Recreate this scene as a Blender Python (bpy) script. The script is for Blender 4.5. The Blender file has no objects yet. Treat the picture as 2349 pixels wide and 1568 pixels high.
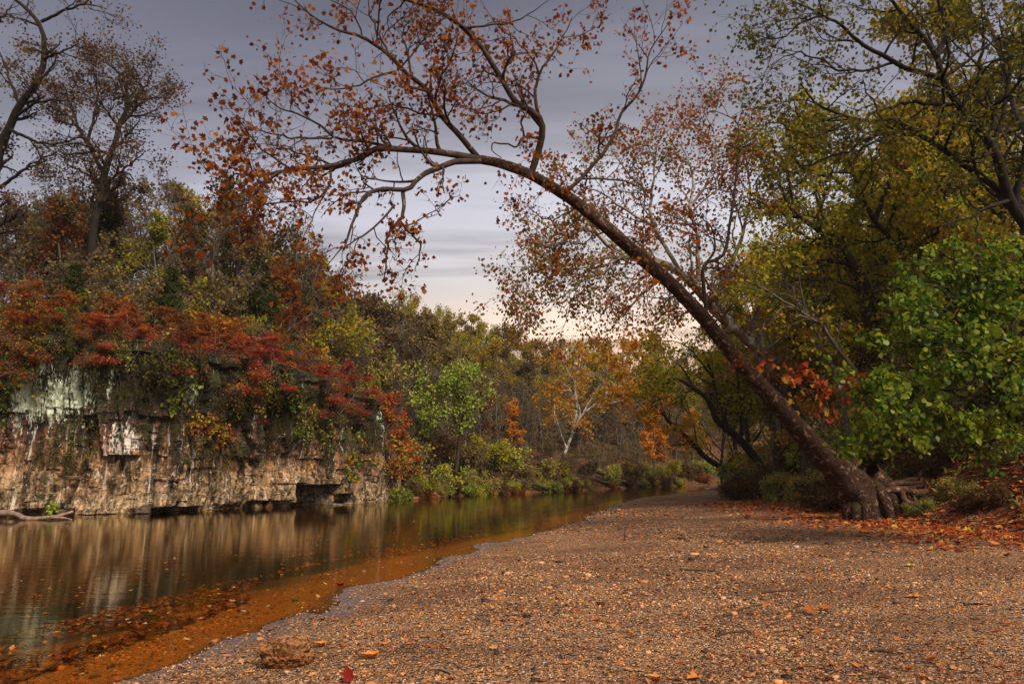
import bpy, bmesh, math
import numpy as np
from mathutils import Vector

SC = bpy.context.scene
COL = SC.collection
R_ = math.radians
HAZE = True

# ------------------------------------------------------------------ camera model
FPX, CU, CV, HZ = 1616.0, 1174.0, 784.0, 1080.0      # photo read at 2348 x 1568
CAMZ = 1.6
PITCH = math.atan((HZ - CV) / FPX)
cp, sp = math.cos(PITCH), math.sin(PITCH)

def ray(u, v):
    xc, yc = (u - CU) / FPX, (CV - v) / FPX
    return np.array([xc, cp - yc * sp, sp + yc * cp])

def P(u, v, Y):
    d = ray(u, v)
    return np.array([0, 0, CAMZ]) + d * (Y / d[1])

def G(u, v, z=0.0):
    d = ray(u, v)
    return np.array([0, 0, CAMZ]) + d * ((z - CAMZ) / d[2])

def project(p):
    x, y, z = p[0], p[1], p[2] - CAMZ
    f = y * cp + z * sp
    return CU + FPX * x / f, CV - FPX * (-y * sp + z * cp) / f

# ------------------------------------------------------------------ maths helpers
def nrm(a):
    return a / np.maximum(np.linalg.norm(a, axis=-1, keepdims=True), 1e-9)

def sstep(a, b, x):
    t = np.clip((x - a) / (b - a), 0, 1)
    return t * t * (3 - 2 * t)

def _hash(ix, iy, iz):
    h = (ix.astype(np.int64) * 374761393 + iy.astype(np.int64) * 668265263 + iz.astype(np.int64) * 2147483647 * 3) & 0xFFFFFFFF
    h = ((h ^ (h >> 13)) * 1274126177) & 0xFFFFFFFF
    h = h ^ (h >> 16)
    return (h & 0xFFFFFF) / float(0xFFFFFF)

def vnoise(p):
    p = np.asarray(p, float)
    i = np.floor(p).astype(np.int64)
    f = p - i
    f = f * f * (3 - 2 * f)
    out = 0
    for dx in (0, 1):
        for dy in (0, 1):
            for dz in (0, 1):
                w = (f[..., 0] if dx else 1 - f[..., 0]) * (f[..., 1] if dy else 1 - f[..., 1]) * (f[..., 2] if dz else 1 - f[..., 2])
                out = out + w * _hash(i[..., 0] + dx, i[..., 1] + dy, i[..., 2] + dz)
    return out * 2 - 1

def fbm(p, o=4):
    a, s, t = 1.0, 0.0, 0.0
    p = np.asarray(p, float)
    for k in range(o):
        s = s + a * vnoise(p + 17.3 * k)
        t += a
        a *= .5
        p = p * 2.03
    return s / t

def cellrand(a, b, k=0):
    return _hash(np.floor(a).astype(np.int64), np.floor(b).astype(np.int64), np.full(np.shape(a), k, np.int64))

def polydist(line, x, y):
    """signed distance to a polyline (+ on its left) and arc length of the nearest point"""
    line = np.asarray(line, float)
    best = np.full(np.shape(x), 1e9)
    sign = np.ones(np.shape(x))
    arc = np.zeros(np.shape(x))
    acc = 0.0
    for a, b in zip(line[:-1], line[1:]):
        d = b - a
        L = np.hypot(*d)
        t = np.clip(((x - a[0]) * d[0] + (y - a[1]) * d[1]) / (L * L), 0, 1)
        qx, qy = a[0] + t * d[0], a[1] + t * d[1]
        dd = np.hypot(x - qx, y - qy)
        cr = d[0] * (y - a[1]) - d[1] * (x - a[0])
        m = dd < best - 1e-6
        best = np.where(m, dd, best)
        sign = np.where(m, np.where(cr >= 0, 1, -1), sign)
        arc = np.where(m, acc + t * L, arc)
        acc += L
    return best * sign, arc

def catmull(pts, n):
    pts = np.asarray(pts, float)
    if len(pts) == 2:
        t = np.linspace(0, 1, n)[:, None]
        return pts[0] * (1 - t) + pts[1] * t
    q = np.vstack([2 * pts[0] - pts[1], pts, 2 * pts[-1] - pts[-2]])
    seg = np.linalg.norm(np.diff(pts, axis=0), axis=1)
    cum = np.concatenate([[0], np.cumsum(seg)])
    out = []
    for s in np.linspace(0, cum[-1], n):
        k = min(np.searchsorted(cum, s, side='right') - 1, len(seg) - 1)
        t = (s - cum[k]) / max(seg[k], 1e-9)
        p0, p1, p2, p3 = q[k], q[k + 1], q[k + 2], q[k + 3]
        out.append(.5 * ((2 * p1) + (p2 - p0) * t + (2 * p0 - 5 * p1 + 4 * p2 - p3) * t * t + (3 * p1 - p0 - 3 * p2 + p3) * t ** 3))
    return np.array(out)

# ------------------------------------------------------------------ mesh builder
class MB:
    def __init__(self):
        self.v, self.f, self.n = [], [], 0
    def add(self, verts, faces, mat=0):
        verts = np.asarray(verts, float).reshape(-1, 3)
        faces = np.asarray(faces, np.int64)
        self.v.append(verts)
        self.f.append((faces + self.n, mat))
        self.n += len(verts)
    def build(self, name, mats, parent=None, origin=(0, 0, 0), smooth=True):
        if not isinstance(mats, (list, tuple)):
            mats = [mats]
        me = bpy.data.meshes.new(name)
        v = np.concatenate(self.v) - np.asarray(origin, float)
        me.vertices.add(len(v))
        me.vertices.foreach_set('co', v.astype(np.float32).ravel())
        li, ls, mi = [], [], []
        off = 0
        for f, m in self.f:
            k = f.shape[1]
            li.append(f.ravel())
            ls.append(off + np.arange(len(f)) * k)
            mi.append(np.full(len(f), m))
            off += f.size
        li, ls, mi = np.concatenate(li), np.concatenate(ls), np.concatenate(mi)
        me.loops.add(len(li))
        me.loops.foreach_set('vertex_index', li.astype(np.int32))
        me.polygons.add(len(ls))
        me.polygons.foreach_set('loop_start', ls.astype(np.int32))
        me.polygons.foreach_set('material_index', mi.astype(np.int32))
        me.update(calc_edges=True)
        me.polygons.foreach_set('use_smooth', np.full(len(ls), smooth))
        for m in mats:
            me.materials.append(m)
        o = bpy.data.objects.new(name, me)
        COL.objects.link(o)
        if parent is not None:
            o.parent = parent
        return o

def tubes(mb, pts, rad, sides, mat=0, cap=False):
    pts = np.asarray(pts, float)
    if pts.ndim == 2:
        pts = pts[None]
    rad = np.asarray(rad, float)
    if rad.ndim == 1:
        rad = rad[None]
    B, n, _ = pts.shape
    if B == 0:
        return
    t = nrm(np.gradient(pts, axis=1))
    m = nrm(pts[:, -1] - pts[:, 0])
    ax = np.eye(3)[np.argmin(np.abs(m), axis=1)]
    ref = nrm(np.cross(m, ax))[:, None, :]
    a = nrm(ref - t * (ref * t).sum(-1, keepdims=True))
    b = np.cross(t, a)
    th = np.arange(sides) / sides * 2 * math.pi
    if rad.ndim == 2:
        rad = np.repeat(rad[:, :, None], sides, 2)
    ring = pts[:, :, None, :] + rad[..., None] * (np.cos(th)[None, None, :, None] * a[:, :, None, :] + np.sin(th)[None, None, :, None] * b[:, :, None, :])
    idx = np.arange(B * n * sides).reshape(B, n, sides)
    i0, i1 = idx[:, :-1, :], idx[:, 1:, :]
    q = np.stack([i0, np.roll(i0, -1, 2), np.roll(i1, -1, 2), i1], -1).reshape(-1, 4)
    mb.add(ring, q, mat)
    if cap:
        base = mb.n - B * n * sides
        for k in range(B):
            mb.f.append((np.array([[*(base + idx[k, -1])]]), mat))
            mb.f.append((np.array([[*(base + idx[k, 0][::-1])]]), mat))

DIAMOND = (np.array([(0, 0, 0), (.42, .42, .12), (0, 1, 0), (-.42, .42, .12)]), np.array([[0, 1, 2, 3]]))
SLIM = (np.array([(0, 0, 0), (.2, .45, .05), (0, 1, 0), (-.2, .45, .05)]), np.array([[0, 1, 2, 3]]))
OVAL = (np.array([(0, 0, 0), (.36, .22, .08), (.36, .6, .06), (0, 1, -.08), (-.36, .6, .06), (-.36, .22, .08)]), np.array([[0, 1, 2, 3], [0, 3, 4, 5]]))
_o = [(0, .02), (.22, -.1), (.5, .14), (.33, .3), (.62, .6), (.3, .6), (.02, 1.05), (-.28, .62), (-.6, .64), (-.34, .34), (-.5, .16), (-.2, -.08)]
LOBED = (np.array([(0, .4, 0)] + [(x, y, .22 * abs(x) + .12 * (y - .4) ** 2 + .05 * ((k % 3) - 1)) for k, (x, y) in enumerate(_o)]),
         np.array([[0, 1 + k, 1 + (k + 1) % 12] for k in range(12)]))
CURLED = (np.array([(0, .4, -.05)] + [(x * .75, y, .42 * abs(x) + .5 * (y - .4) ** 2 + .1 * ((k % 2) - .5)) for k, (x, y) in enumerate(_o)]), LOBED[1])

def leaves(mb, pos, axis, size, tmpl, rng, normal=None, mat=0):
    n = len(pos)
    if n == 0:
        return
    d = nrm(axis)
    nn = rng.normal(size=(n, 3)) if normal is None else normal
    nn = nrm(nn - d * (nn * d).sum(-1, keepdims=True))
    r = np.cross(d, nn)
    tv, tf = tmpl
    w = size[:, None, None]
    sx = rng.uniform(.75, 1.15, n)[:, None, None]
    sz = rng.uniform(-.6, 1.6, n)[:, None, None]
    v = pos[:, None, :] + w * (sx * tv[None, :, 0:1] * r[:, None, :] + tv[None, :, 1:2] * d[:, None, :] + sz * tv[None, :, 2:3] * nn[:, None, :])
    f = (tf[None] + (np.arange(n) * len(tv))[:, None, None]).reshape(-1, tf.shape[1])
    mb.add(v, f, mat)

# ------------------------------------------------------------------ branching
def grow(rng, start, d, length, n, wander, up):
    B = len(start)
    pts = np.zeros((B, n, 3))
    pts[:, 0] = start
    d = nrm(d)
    st = (length / (n - 1))[:, None]
    upv = np.array([0, 0, 1.0])
    for i in range(1, n):
        d = nrm(d + wander * rng.normal(size=(B, 3)) + upv * up)
        pts[:, i] = pts[:, i - 1] + d * st
    return pts

def spawn(rng, pts, rad, length, k, f0, f1, ang, angv, lf, rf, flat=0.0, taperlen=.6):
    B, n, _ = pts.shape
    f = f0 + (f1 - f0) * ((np.arange(k)[None, :] + rng.uniform(0, 1, (B, k))) / k)
    x = f * (n - 1)
    i = np.clip(x.astype(int), 0, n - 2)
    t = (x - i)[..., None]
    bi = np.arange(B)[:, None]
    p = pts[bi, i] * (1 - t) + pts[bi, i + 1] * t
    tan = nrm(pts[bi, i + 1] - pts[bi, i])
    r = rad[bi, i] * (1 - t[..., 0]) + rad[bi, i + 1] * t[..., 0]
    rv = rng.normal(size=(B, k, 3))
    rv[..., 2] *= (1 - flat)
    pr = nrm(rv - tan * (rv * tan).sum(-1, keepdims=True))
    a = R_(1) * (ang + angv * rng.normal(size=(B, k)))[..., None]
    d = np.cos(a) * tan + np.sin(a) * pr
    ln = length[:, None] * lf * (1.1 - taperlen * f) * rng.uniform(.65, 1.25, (B, k))
    return p.reshape(-1, 3), d.reshape(-1, 3), ln.ravel(), (r * rf).ravel()

def taper(r0, n, end=.25):
    return r0[:, None] * np.linspace(1, end, n)[None, :]

def foliate(mbw, mbc, Pn, Rn, Ln, rng, k1=5, l1=None, lf1=.5, a1=50, k2=5, lf2=.5, k3=3, lf3=.5, lp=5, ls=.12, tmpl=DIAMOND,
            up=.06, droop=.3, wander=.22, flat=0.0, keep=-1.0, keepscale=.45, tipr=.004, f0=.25, flatleaf=False, spread=.06, bare=0.0, l1cap=None):
    """limbs -> branches -> sprays -> twigs -> leaves"""
    p, d, ln, r = spawn(rng, Pn, Rn, Ln, k1, f0, 1.0, a1, 12, lf1, .62, flat)
    if l1 is not None:
        ln = l1 * rng.uniform(.55, 1.3, len(ln))
    r = np.clip(r, tipr * 1.6, None)
    b1 = grow(rng, p, d, ln, 8, wander, up)
    r1 = taper(r, 8, .3)
    tubes(mbw, b1, r1, 5)
    p, d, l2, r = spawn(rng, b1, r1, ln, k2, .2, 1.0, 48, 14, lf2, .6, flat)
    r = np.clip(r, tipr * 1.2, None)
    b2 = grow(rng, p, d, l2, 6, wander, up)
    r2 = taper(r, 6, .4)
    tubes(mbw, b2, r2, 4)
    p, d, l3, r = spawn(rng, b2, r2, l2, k3, .15, 1.0, 45, 16, lf3, .6, flat)
    b3 = grow(rng, p, d, l3, 4, wander, up * .5)
    r3 = taper(np.clip(r, tipr, None), 4, .5)
    tubes(mbc, b3, r3, 3, 1)
    if lp <= 0:
        return
    B = len(b3)
    m = max(int(lp), 1)
    f = rng.uniform(.1, 1.0, (B, m)) * 3
    i = np.clip(f.astype(int), 0, 2)
    t = (f - i)[..., None]
    bi = np.arange(B)[:, None]
    q = (b3[bi, i] * (1 - t) + b3[bi, i + 1] * t).reshape(-1, 3)
    tn = nrm(b3[bi, i + 1] - b3[bi, i]).reshape(-1, 3)
    q = q + rng.normal(size=q.shape) * spread * np.array([1, 1, .35 if flat > .3 else 1])
    sel = np.ones(len(q), bool)
    if keep > -1:
        sel &= fbm(q * keepscale + 31.7, 2) > keep + rng.normal(size=len(q)) * .12
    if bare > 0:
        sel &= rng.uniform(size=len(q)) > bare
    q, tn = q[sel], tn[sel]
    ax = tn * .5 + rng.normal(size=q.shape) * .7
    ax[:, 2] -= droop
    nm = None
    if flatleaf:
        nm = np.array([0, 0, 1.0]) + rng.normal(size=q.shape) * .35
        ax[:, 2] *= .3
    leaves(mbc, q, ax, ls * rng.uniform(.55, 1.25, len(q)), tmpl, rng, nm)

# ------------------------------------------------------------------ node helpers
def new_mat(name):
    m = bpy.data.materials.new(name)
    m.use_nodes = True
    nt = m.node_tree
    nt.nodes.clear()
    out = nt.nodes.new('ShaderNodeOutputMaterial')
    return m, nt, out

class NB:
    def __init__(self, nt):
        self.nt = nt
    def n(self, t, **kw):
        x = self.nt.nodes.new('ShaderNode' + t)
        for k, v in kw.items():
            setattr(x, k, v)
        return x
    def l(self, a, b):
        self.nt.links.new(a, b)
    def setin(self, node, i, v):
        if v is None:
            return
        if hasattr(v, 'is_linked') or hasattr(v, 'links'):
            self.l(v, node.inputs[i])
        else:
            node.inputs[i].default_value = v
    def math(self, op, a, b=None, c=None, clamp=False):
        x = self.n('Math', operation=op)
        x.use_clamp = clamp
        self.setin(x, 0, a)
        self.setin(x, 1, b)
        self.setin(x, 2, c)
        return x.outputs[0]
    def noise(self, vec, scale, detail=4, rough=.55, dist=0.0):
        x = self.n('TexNoise')
        if vec is not None:
            self.l(vec, x.inputs['Vector'])
        x.inputs['Scale'].default_value = scale
        x.inputs['Detail'].default_value = detail
        x.inputs['Roughness'].default_value = rough
        x.inputs['Distortion'].default_value = dist
        return x.outputs['Fac']
    def mapping(self, vec, scale=(1, 1, 1), loc=(0, 0, 0), rot=(0, 0, 0)):
        x = self.n('Mapping')
        self.l(vec, x.inputs[0])
        x.inputs['Location'].default_value = loc
        x.inputs['Rotation'].default_value = rot
        x.inputs['Scale'].default_value = scale
        return x.outputs[0]
    def ramp(self, fac, stops, interp='LINEAR'):
        x = self.n('ValToRGB')
        x.color_ramp.interpolation = interp
        e = x.color_ramp.elements
        while len(e) < len(stops):
            e.new(1.0)
        for i, (p, c) in enumerate(stops):
            e[i].position = p
            if not isinstance(c, (tuple, list)):
                c = (c, c, c)
            e[i].color = (*c, 1)
        self.l(fac, x.inputs[0])
        return x.outputs[0]
    def mix(self, fac, a, b, blend='MIX'):
        x = self.n('Mix', data_type='RGBA', blend_type=blend)
        self.setin(x, 0, fac)
        for i, v in ((6, a), (7, b)):
            if isinstance(v, (tuple, list)):
                v = (*v, 1) if len(v) == 3 else v
            self.setin(x, i, v)
        return x.outputs[2]
    def bump(self, h, strength, dist, normal=None):
        x = self.n('Bump')
        x.inputs['Strength'].default_value = strength
        x.inputs['Distance'].default_value = dist
        self.l(h, x.inputs['Height'])
        if normal is not None:
            self.l(normal, x.inputs['Normal'])
        return x.outputs[0]

def principled(nb, out, color, rough=.8, normal=None, spec=.3):
    b = nb.n('BsdfPrincipled')
    nb.setin(b, 'Base Color', (*color, 1) if isinstance(color, tuple) else color)
    nb.setin(b, 'Roughness', rough)
    b.inputs['Specular IOR Level'].default_value = spec
    if normal is not None:
        nb.l(normal, b.inputs['Normal'])
    nb.l(b.outputs[0], out.inputs[0])
    return b

def leaf_mat(name, cols, transl=.35, patch=.5, pscale=.35, objv=.25, gloss=0.0):
    m, nt, out = new_mat(name)
    nb = NB(nt)
    geo = nb.n('NewGeometry')
    oi = nb.n('ObjectInfo')
    tc = nb.n('TexCoord')
    nz = nb.noise(tc.outputs['Object'], pscale, 3)
    a = nb.math('MULTIPLY_ADD', geo.outputs['Random Per Island'], .75, .125)
    b = nb.math('MULTIPLY_ADD', nz, patch * 2, -patch)
    c = nb.math('MULTIPLY_ADD', oi.outputs['Random'], objv, -objv / 2)
    f = nb.math('ADD', nb.math('ADD', a, b), c, clamp=True)
    n = len(cols)
    col = nb.ramp(f, [(k / (n - 1), c_) for k, c_ in enumerate(cols)])
    df = nb.n('BsdfDiffuse')
    tr = nb.n('BsdfTranslucent')
    nb.l(col, df.inputs[0])
    nb.l(nb.mix(1.0, col, (1.15, 1.0, .7), 'MULTIPLY'), tr.inputs[0])
    mx = nb.n('MixShader')
    mx.inputs[0].default_value = transl
    nb.l(df.outputs[0], mx.inputs[1])
    nb.l(tr.outputs[0], mx.inputs[2])
    res = mx.outputs[0]
    if gloss > 0:
        g = nb.n('BsdfGlossy')
        g.inputs['Roughness'].default_value = .4
        m2 = nb.n('MixShader')
        m2.inputs[0].default_value = gloss
        nb.l(res, m2.inputs[1])
        nb.l(g.outputs[0], m2.inputs[2])
        res = m2.outputs[0]
    nb.l(res, out.inputs[0])
    return m

def bark_mat(name, dark, light, pale=None, moss=None, scale=8.0, palecut=.56, rough=.9, bump=.6, zs=.35, low=None):
    m, nt, out = new_mat(name)
    nb = NB(nt)
    tc = nb.n('TexCoord')
    ob = tc.outputs['Object']
    f = nb.noise(nb.mapping(ob, (1, 1, zs)), scale, 6, .65)
    col = nb.ramp(f, [(.3, dark), (.7, light)])
    if pale is not None:
        g = nb.noise(ob, scale * .45, 3, .5, .8)
        col = nb.mix(nb.ramp(g, [(palecut, 0.0), (palecut + .04, 1.0)]), col, pale)
    if low is not None:                                    # rough brown bark near the ground, bare pale wood above
        s0 = nb.n('SeparateXYZ')
        nb.l(ob, s0.inputs[0])
        hh_ = nb.math('MULTIPLY_ADD', nb.noise(ob, 1.6, 5), 3.0, nb.math('SUBTRACT', s0.outputs['Z'], low + 1.5))
        col = nb.mix(nb.ramp(hh_, [(0.0, 1.0), (.8, 0.0)]), col, nb.ramp(f, [(.3, (.02, .014, .01)), (.7, (.09, .06, .045))]))
    if moss is not None:
        geo = nb.n('NewGeometry')
        sx = nb.n('SeparateXYZ')
        nb.l(geo.outputs['Normal'], sx.inputs[0])
        h = nb.math('MULTIPLY_ADD', nb.noise(ob, 2.2, 5), 1.3, -.55)
        mm = nb.math('ADD', nb.math('MULTIPLY', sx.outputs['Z'], .55), h, clamp=True)
        col = nb.mix(nb.ramp(mm, [(.35, 0.0), (.6, .9)]), col, moss)
    principled(nb, out, col, rough, nb.bump(f, bump, .06), .15)
    return m

# ------------------------------------------------------------------ palettes
M = {}
M['hero_leaf'] = leaf_mat('sycamore_leaf', [(.05, .016, .01), (.13, .034, .012), (.24, .06, .015), (.36, .12, .018), (.17, .12, .022)], .45, .25, .5, 0)
M['pale_leaf'] = leaf_mat('olive_rust_leaf', [(.12, .12, .028), (.2, .16, .03), (.28, .12, .022), (.28, .06, .022), (.34, .11, .02)], .4, .5, .28, 0)
M['olive_leaf'] = leaf_mat('olive_leaf', [(.09, .12, .018), (.19, .215, .025), (.32, .3, .03), (.46, .33, .032), (.3, .14, .022)], .5, .5, .3, .3)
M['dark_leaf'] = leaf_mat('dark_green_leaf', [(.04, .06, .02), (.08, .09, .022), (.14, .13, .026), (.24, .15, .024)], .35, .5, .35, .2)
M['gold_leaf'] = leaf_mat('gold_leaf', [(.25, .2, .03), (.42, .26, .03), (.55, .25, .025), (.5, .14, .02)], .4, .5, .3, .3)
M['orange_leaf'] = leaf_mat('orange_leaf', [(.5, .28, .03), (.62, .26, .025), (.6, .16, .02), (.4, .12, .02)], .4, .4, .4, .3)
M['lime_leaf'] = leaf_mat('lime_leaf', [(.14, .2, .03), (.24, .34, .05), (.36, .42, .07), (.42, .38, .08)], .4, .5, .4, 0)
M['green_leaf'] = leaf_mat('broad_green_leaf', [(.022, .06, .008), (.06, .125, .01), (.13, .2, .015), (.24, .3, .025), (.38, .34, .035)], .5, .65, .6, 0, .012)
M['red_leaf'] = leaf_mat('crimson_leaf', [(.13, .016, .013), (.32, .04, .026), (.5, .085, .048), (.56, .14, .07), (.45, .22, .055)], .35, .45, .5, .3)
M['fire_leaf'] = leaf_mat('fiery_leaf', [(.14, .018, .012), (.3, .045, .018), (.4, .12, .022), (.34, .2, .035), (.09, .1, .025)], .35, .6, .6, .3)
M['russet_leaf'] = leaf_mat('russet_leaf', [(.1, .03, .018), (.17, .05, .022), (.25, .09, .025), (.22, .13, .03)], .35, .4, .3, .4)
M['brown_leaf'] = leaf_mat('brown_leaf', [(.08, .06, .035), (.14, .1, .045), (.2, .13, .04), (.22, .16, .04)], .3, .4, .3, .4)
M['cedar_leaf'] = leaf_mat('cedar_leaf', [(.025, .035, .012), (.045, .055, .016), (.075, .08, .022)], .2, .4, .5, .2)
M['dusk_leaf'] = leaf_mat('dusky_brown_leaf', [(.05, .03, .022), (.09, .05, .028), (.14, .075, .03), (.15, .1, .03)], .3, .4, .3, .2)
M['shrub_leaf'] = leaf_mat('shrub_leaf', [(.1, .15, .03), (.22, .27, .045), (.42, .4, .06), (.5, .34, .05), (.34, .13, .03)], .35, .5, .7, .6)
M['grass_leaf'] = leaf_mat('bank_grass', [(.07, .1, .03), (.15, .19, .045), (.26, .26, .06), (.36, .28, .08), (.3, .12, .05)], .3, .55, .5, .4)
M['ivy_leaf'] = leaf_mat('creeper_leaf', [(.05, .1, .02), (.12, .18, .025), (.34, .3, .04), (.45, .16, .03), (.36, .05, .025)], .35, .6, .8, .5)
M['moss_leaf'] = leaf_mat('hanging_moss', [(.03, .035, .01), (.06, .06, .015), (.09, .085, .02), (.12, .06, .02)], .25, .5, .8, .2)
M['litter'] = leaf_mat('fallen_leaf', [(.06, .022, .014), (.16, .045, .02), (.34, .1, .035), (.46, .17, .06), (.44, .24, .11), (.36, .1, .035), (.44, .4, .35)], .15, .3, .6, 0)
M['litter_red'] = leaf_mat('fallen_red_leaf', [(.08, .02, .014), (.22, .04, .02), (.4, .08, .03), (.48, .14, .05), (.5, .22, .06), (.55, .4, .06)], .15, .3, .8, 0)
M['sunk_leaf'] = leaf_mat('sunken_leaf', [(.05, .018, .008), (.16, .045, .012), (.34, .09, .02), (.42, .2, .04)], 0, .3, .8, 0)
M['float_leaf'] = leaf_mat('floating_leaf', [(.22, .03, .02), (.34, .1, .03), (.36, .2, .06), (.42, .36, .28)], .1, .3, .8, 0)

M['bark_hero'] = bark_mat('sycamore_bark', (.008, .005, .004), (.085, .042, .025), (.2, .12, .08), (.042, .042, .012), 15, .6, bump=1.0, zs=.8)
M['bark_limb'] = bark_mat('sycamore_limb_bark', (.02, .013, .011), (.08, .052, .042), (.2, .165, .14), None, 9, .66)
M['bark_pale'] = bark_mat('pale_sycamore_bark', (.08, .07, .06), (.22, .19, .17), (.36, .33, .3), None, 6, .52, bump=.4, low=4.6)
M['bark_white'] = bark_mat('white_sycamore_bark', (.1, .09, .08), (.28, .255, .23), (.42, .4, .37), None, 5, .5, bump=.3, low=2.6)
M['bark_dark'] = bark_mat('dark_bark', (.018, .013, .01), (.07, .05, .036), None, (.04, .045, .015), 9)
M['bark_black'] = bark_mat('black_bark', (.008, .006, .005), (.036, .026, .021), None, None, 9)
M['bark_grey'] = bark_mat('grey_bark', (.05, .04, .035), (.17, .135, .115), None, None, 7)
M['twig_grey'] = bark_mat('grey_twig', (.08, .06, .055), (.2, .155, .14), None, None, 5, bump=.1)
M['twig_dark'] = bark_mat('dark_twig', (.03, .02, .016), (.09, .06, .045), None, None, 5, bump=.1)
M['root'] = bark_mat('root_wood', (.03, .015, .01), (.17, .085, .055), (.28, .19, .15), None, 9, .62)
M['driftwood'] = bark_mat('driftwood', (.1, .06, .045), (.34, .22, .17), None, None, 6)

# ------------------------------------------------------------------ thing helpers
def tag(o, label=None, cat=None, group=None, kind=None):
    if label: o['label'] = label
    if cat: o['category'] = cat
    if group: o['group'] = group
    if kind: o['kind'] = kind
    return o

def empty(name, loc, label, cat, group=None):
    o = bpy.data.objects.new(name, None)
    o.empty_display_size = .3
    COL.objects.link(o)
    o.location = tuple(float(x) for x in loc)
    return tag(o, label, cat, group)

def dup(root, loc, rotz=0.0, scale=1.0, label=None, group=None, mats=None):
    r = root.copy()
    COL.objects.link(r)
    place(r, loc, rotz, scale)
    if label: r['label'] = label
    if group: r['group'] = group
    for ch in list(root.children):
        c = ch.copy()
        COL.objects.link(c)
        c.parent = r
    if mats: recolour(r, mats)
    return r

def place(r, loc, rotz=0.0, scale=1.0):
    r.location = tuple(float(x) for x in loc)
    r.rotation_euler = (0, 0, rotz)
    r.scale = (scale,) * 3 if np.isscalar(scale) else tuple(scale)

def recolour(root, mats):
    for c in root.children:
        if c.name.split('.')[0] == 'crown' and c.data.materials:
            c.material_slots[0].link = 'OBJECT'
            c.material_slots[0].material = mats

# ------------------------------------------------------------------ terrain
SHORE = [(-80, -22), (-30, -12), (-10, -3), (-6, .5), (-3.6, 4), (-2.85, 5.8), (-2.5, 7.5), (-2.3, 8.6), (-2.1, 10.4), (-1.35, 13), (-.43, 16.5),
         (2.1, 22.6), (4.6, 33.7), (8.3, 44.8), (18.2, 64), (40, 80), (120, 110)]
LEFT = [(-120, 0), (-60, 15), (-40, 21), (-30, 24), (-19.1, 27), (-14.1, 28.6), (-10.2, 33.2), (-7.3, 38.5), (-4.7, 44.8), (2.6, 56), (11.8, 70.8), (24, 84), (50, 98), (130, 125)]
BANK = [(60, -60), (22, -10), (13, 8), (10.6, 14), (10.35, 20), (9.9, 28), (10.8, 36), (14.5, 45), (22, 60), (42, 76), (120, 106)]
LEFT = np.array(LEFT, float)
LARC = np.concatenate([[0], np.cumsum(np.hypot(*np.diff(LEFT, axis=0).T))])
S_END = float(np.interp(38.5, LEFT[:, 1], LARC))          # arc length where the rock face ends

def on_left(s, d=0.0):
    x = np.interp(s, LARC, LEFT[:, 0])
    y = np.interp(s, LARC, LEFT[:, 1])
    e = .8
    tx = np.interp(s + e, LARC, LEFT[:, 0]) - np.interp(s - e, LARC, LEFT[:, 0])
    ty = np.interp(s + e, LARC, LEFT[:, 1]) - np.interp(s - e, LARC, LEFT[:, 1])
    l = np.hypot(tx, ty)
    nx, ny = -ty / l, tx / l                                # inland normal
    return x + nx * d, y + ny * d, nx, ny

def cliff_top(s):
    return np.interp(s, [0, S_END - 34, S_END - 22, S_END - 16, S_END - 8, S_END - 3, S_END + .5, S_END + 3], [6.8, 7.3, 6.85, 6.35, 5.9, 5.1, 4.3, 1.4]) + .55 * fbm(np.stack([np.asarray(s) * .45, np.asarray(s) * 0, np.asarray(s) * 0], -1), 3)

def hgt(x, y, dep=False):
    x = np.asarray(x, float)
    y = np.asarray(y, float)
    dS, _ = polydist(SHORE, x, y)
    dS = -dS
    dL, sL = polydist(LEFT, x, y)
    dB, _ = polydist(BANK, x, y)
    dB = -dB
    pn = np.stack([x, y, np.zeros_like(x)], -1)
    n1 = fbm(pn * .35, 3)
    n2 = fbm(pn * .06 + 9, 3)
    n0 = fbm(pn * 1.3 + 4, 3)
    edge = .15 * fbm(pn * np.array([1.1, .8, 1]) + 3, 3)
    dSn = dS + 4 * edge * np.exp(-np.abs(dS) / 2)
    bar = .36 * (1 - np.exp(-np.maximum(dSn, 0) / 5)) + .028 * n1 * sstep(0, 2, dSn) + .01 * n0
    bed = np.maximum(-np.minimum(.12 * np.maximum(-dSn, 0), .95), -np.minimum(.45 * np.maximum(-dL, 0) + .15, 1.4)) + .02 * n1 * sstep(0, 2, -dSn)
    z = np.where(dSn >= 0, bar, bed)
    rise = np.interp(y, [-20, 12, 18, 27, 60], [3.0, 3.0, 2.7, 1.5, 1.2])
    z = z + np.where(dB > 0, rise * sstep(-.4, np.interp(y, [20, 27], [4.2, 6.5]), dB) + .02 * np.maximum(dB, 0) + .22 * n1 * sstep(0, 2, dB), 0)
    c = 1 - sstep(S_END - .5, S_END + 3.5, sL)
    top = cliff_top(sL)
    di = np.maximum(dL, 0)
    zc = np.where(dL < .9, -1.0, -1 + (top + 1) * sstep(.9, 1.9, dL)) + np.interp(sL, [S_END - 26, S_END - 12], [.26, .5]) * np.minimum(np.maximum(dL - 2.5, 0), 16) + .1 * np.clip(dL - 16, 0, 40)
    zb = .75 * sstep(-.3, 2.2, dL) + .34 * np.clip(dL - 1.5, 0, 46) + .03 * np.clip(dL - 47, 0, 80) + .5 * n1 * sstep(0, 5, dL)
    zl = c * zc + (1 - c) * zb + n2 * 1.2 * sstep(4, 25, dL)
    z = np.where(dL > -.3, np.where(dL > .0, np.maximum(zl, np.where(c > .5, -1.2, -.3)), z), z)
    if dep:
        z = z - .3 * sstep(-9, -6.5, dS) * (1 - sstep(.0, .5, dB)) * (dL < 0)
    return z

def hz(x, y):
    return float(hgt(np.array([x]), np.array([y]))[0])

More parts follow.
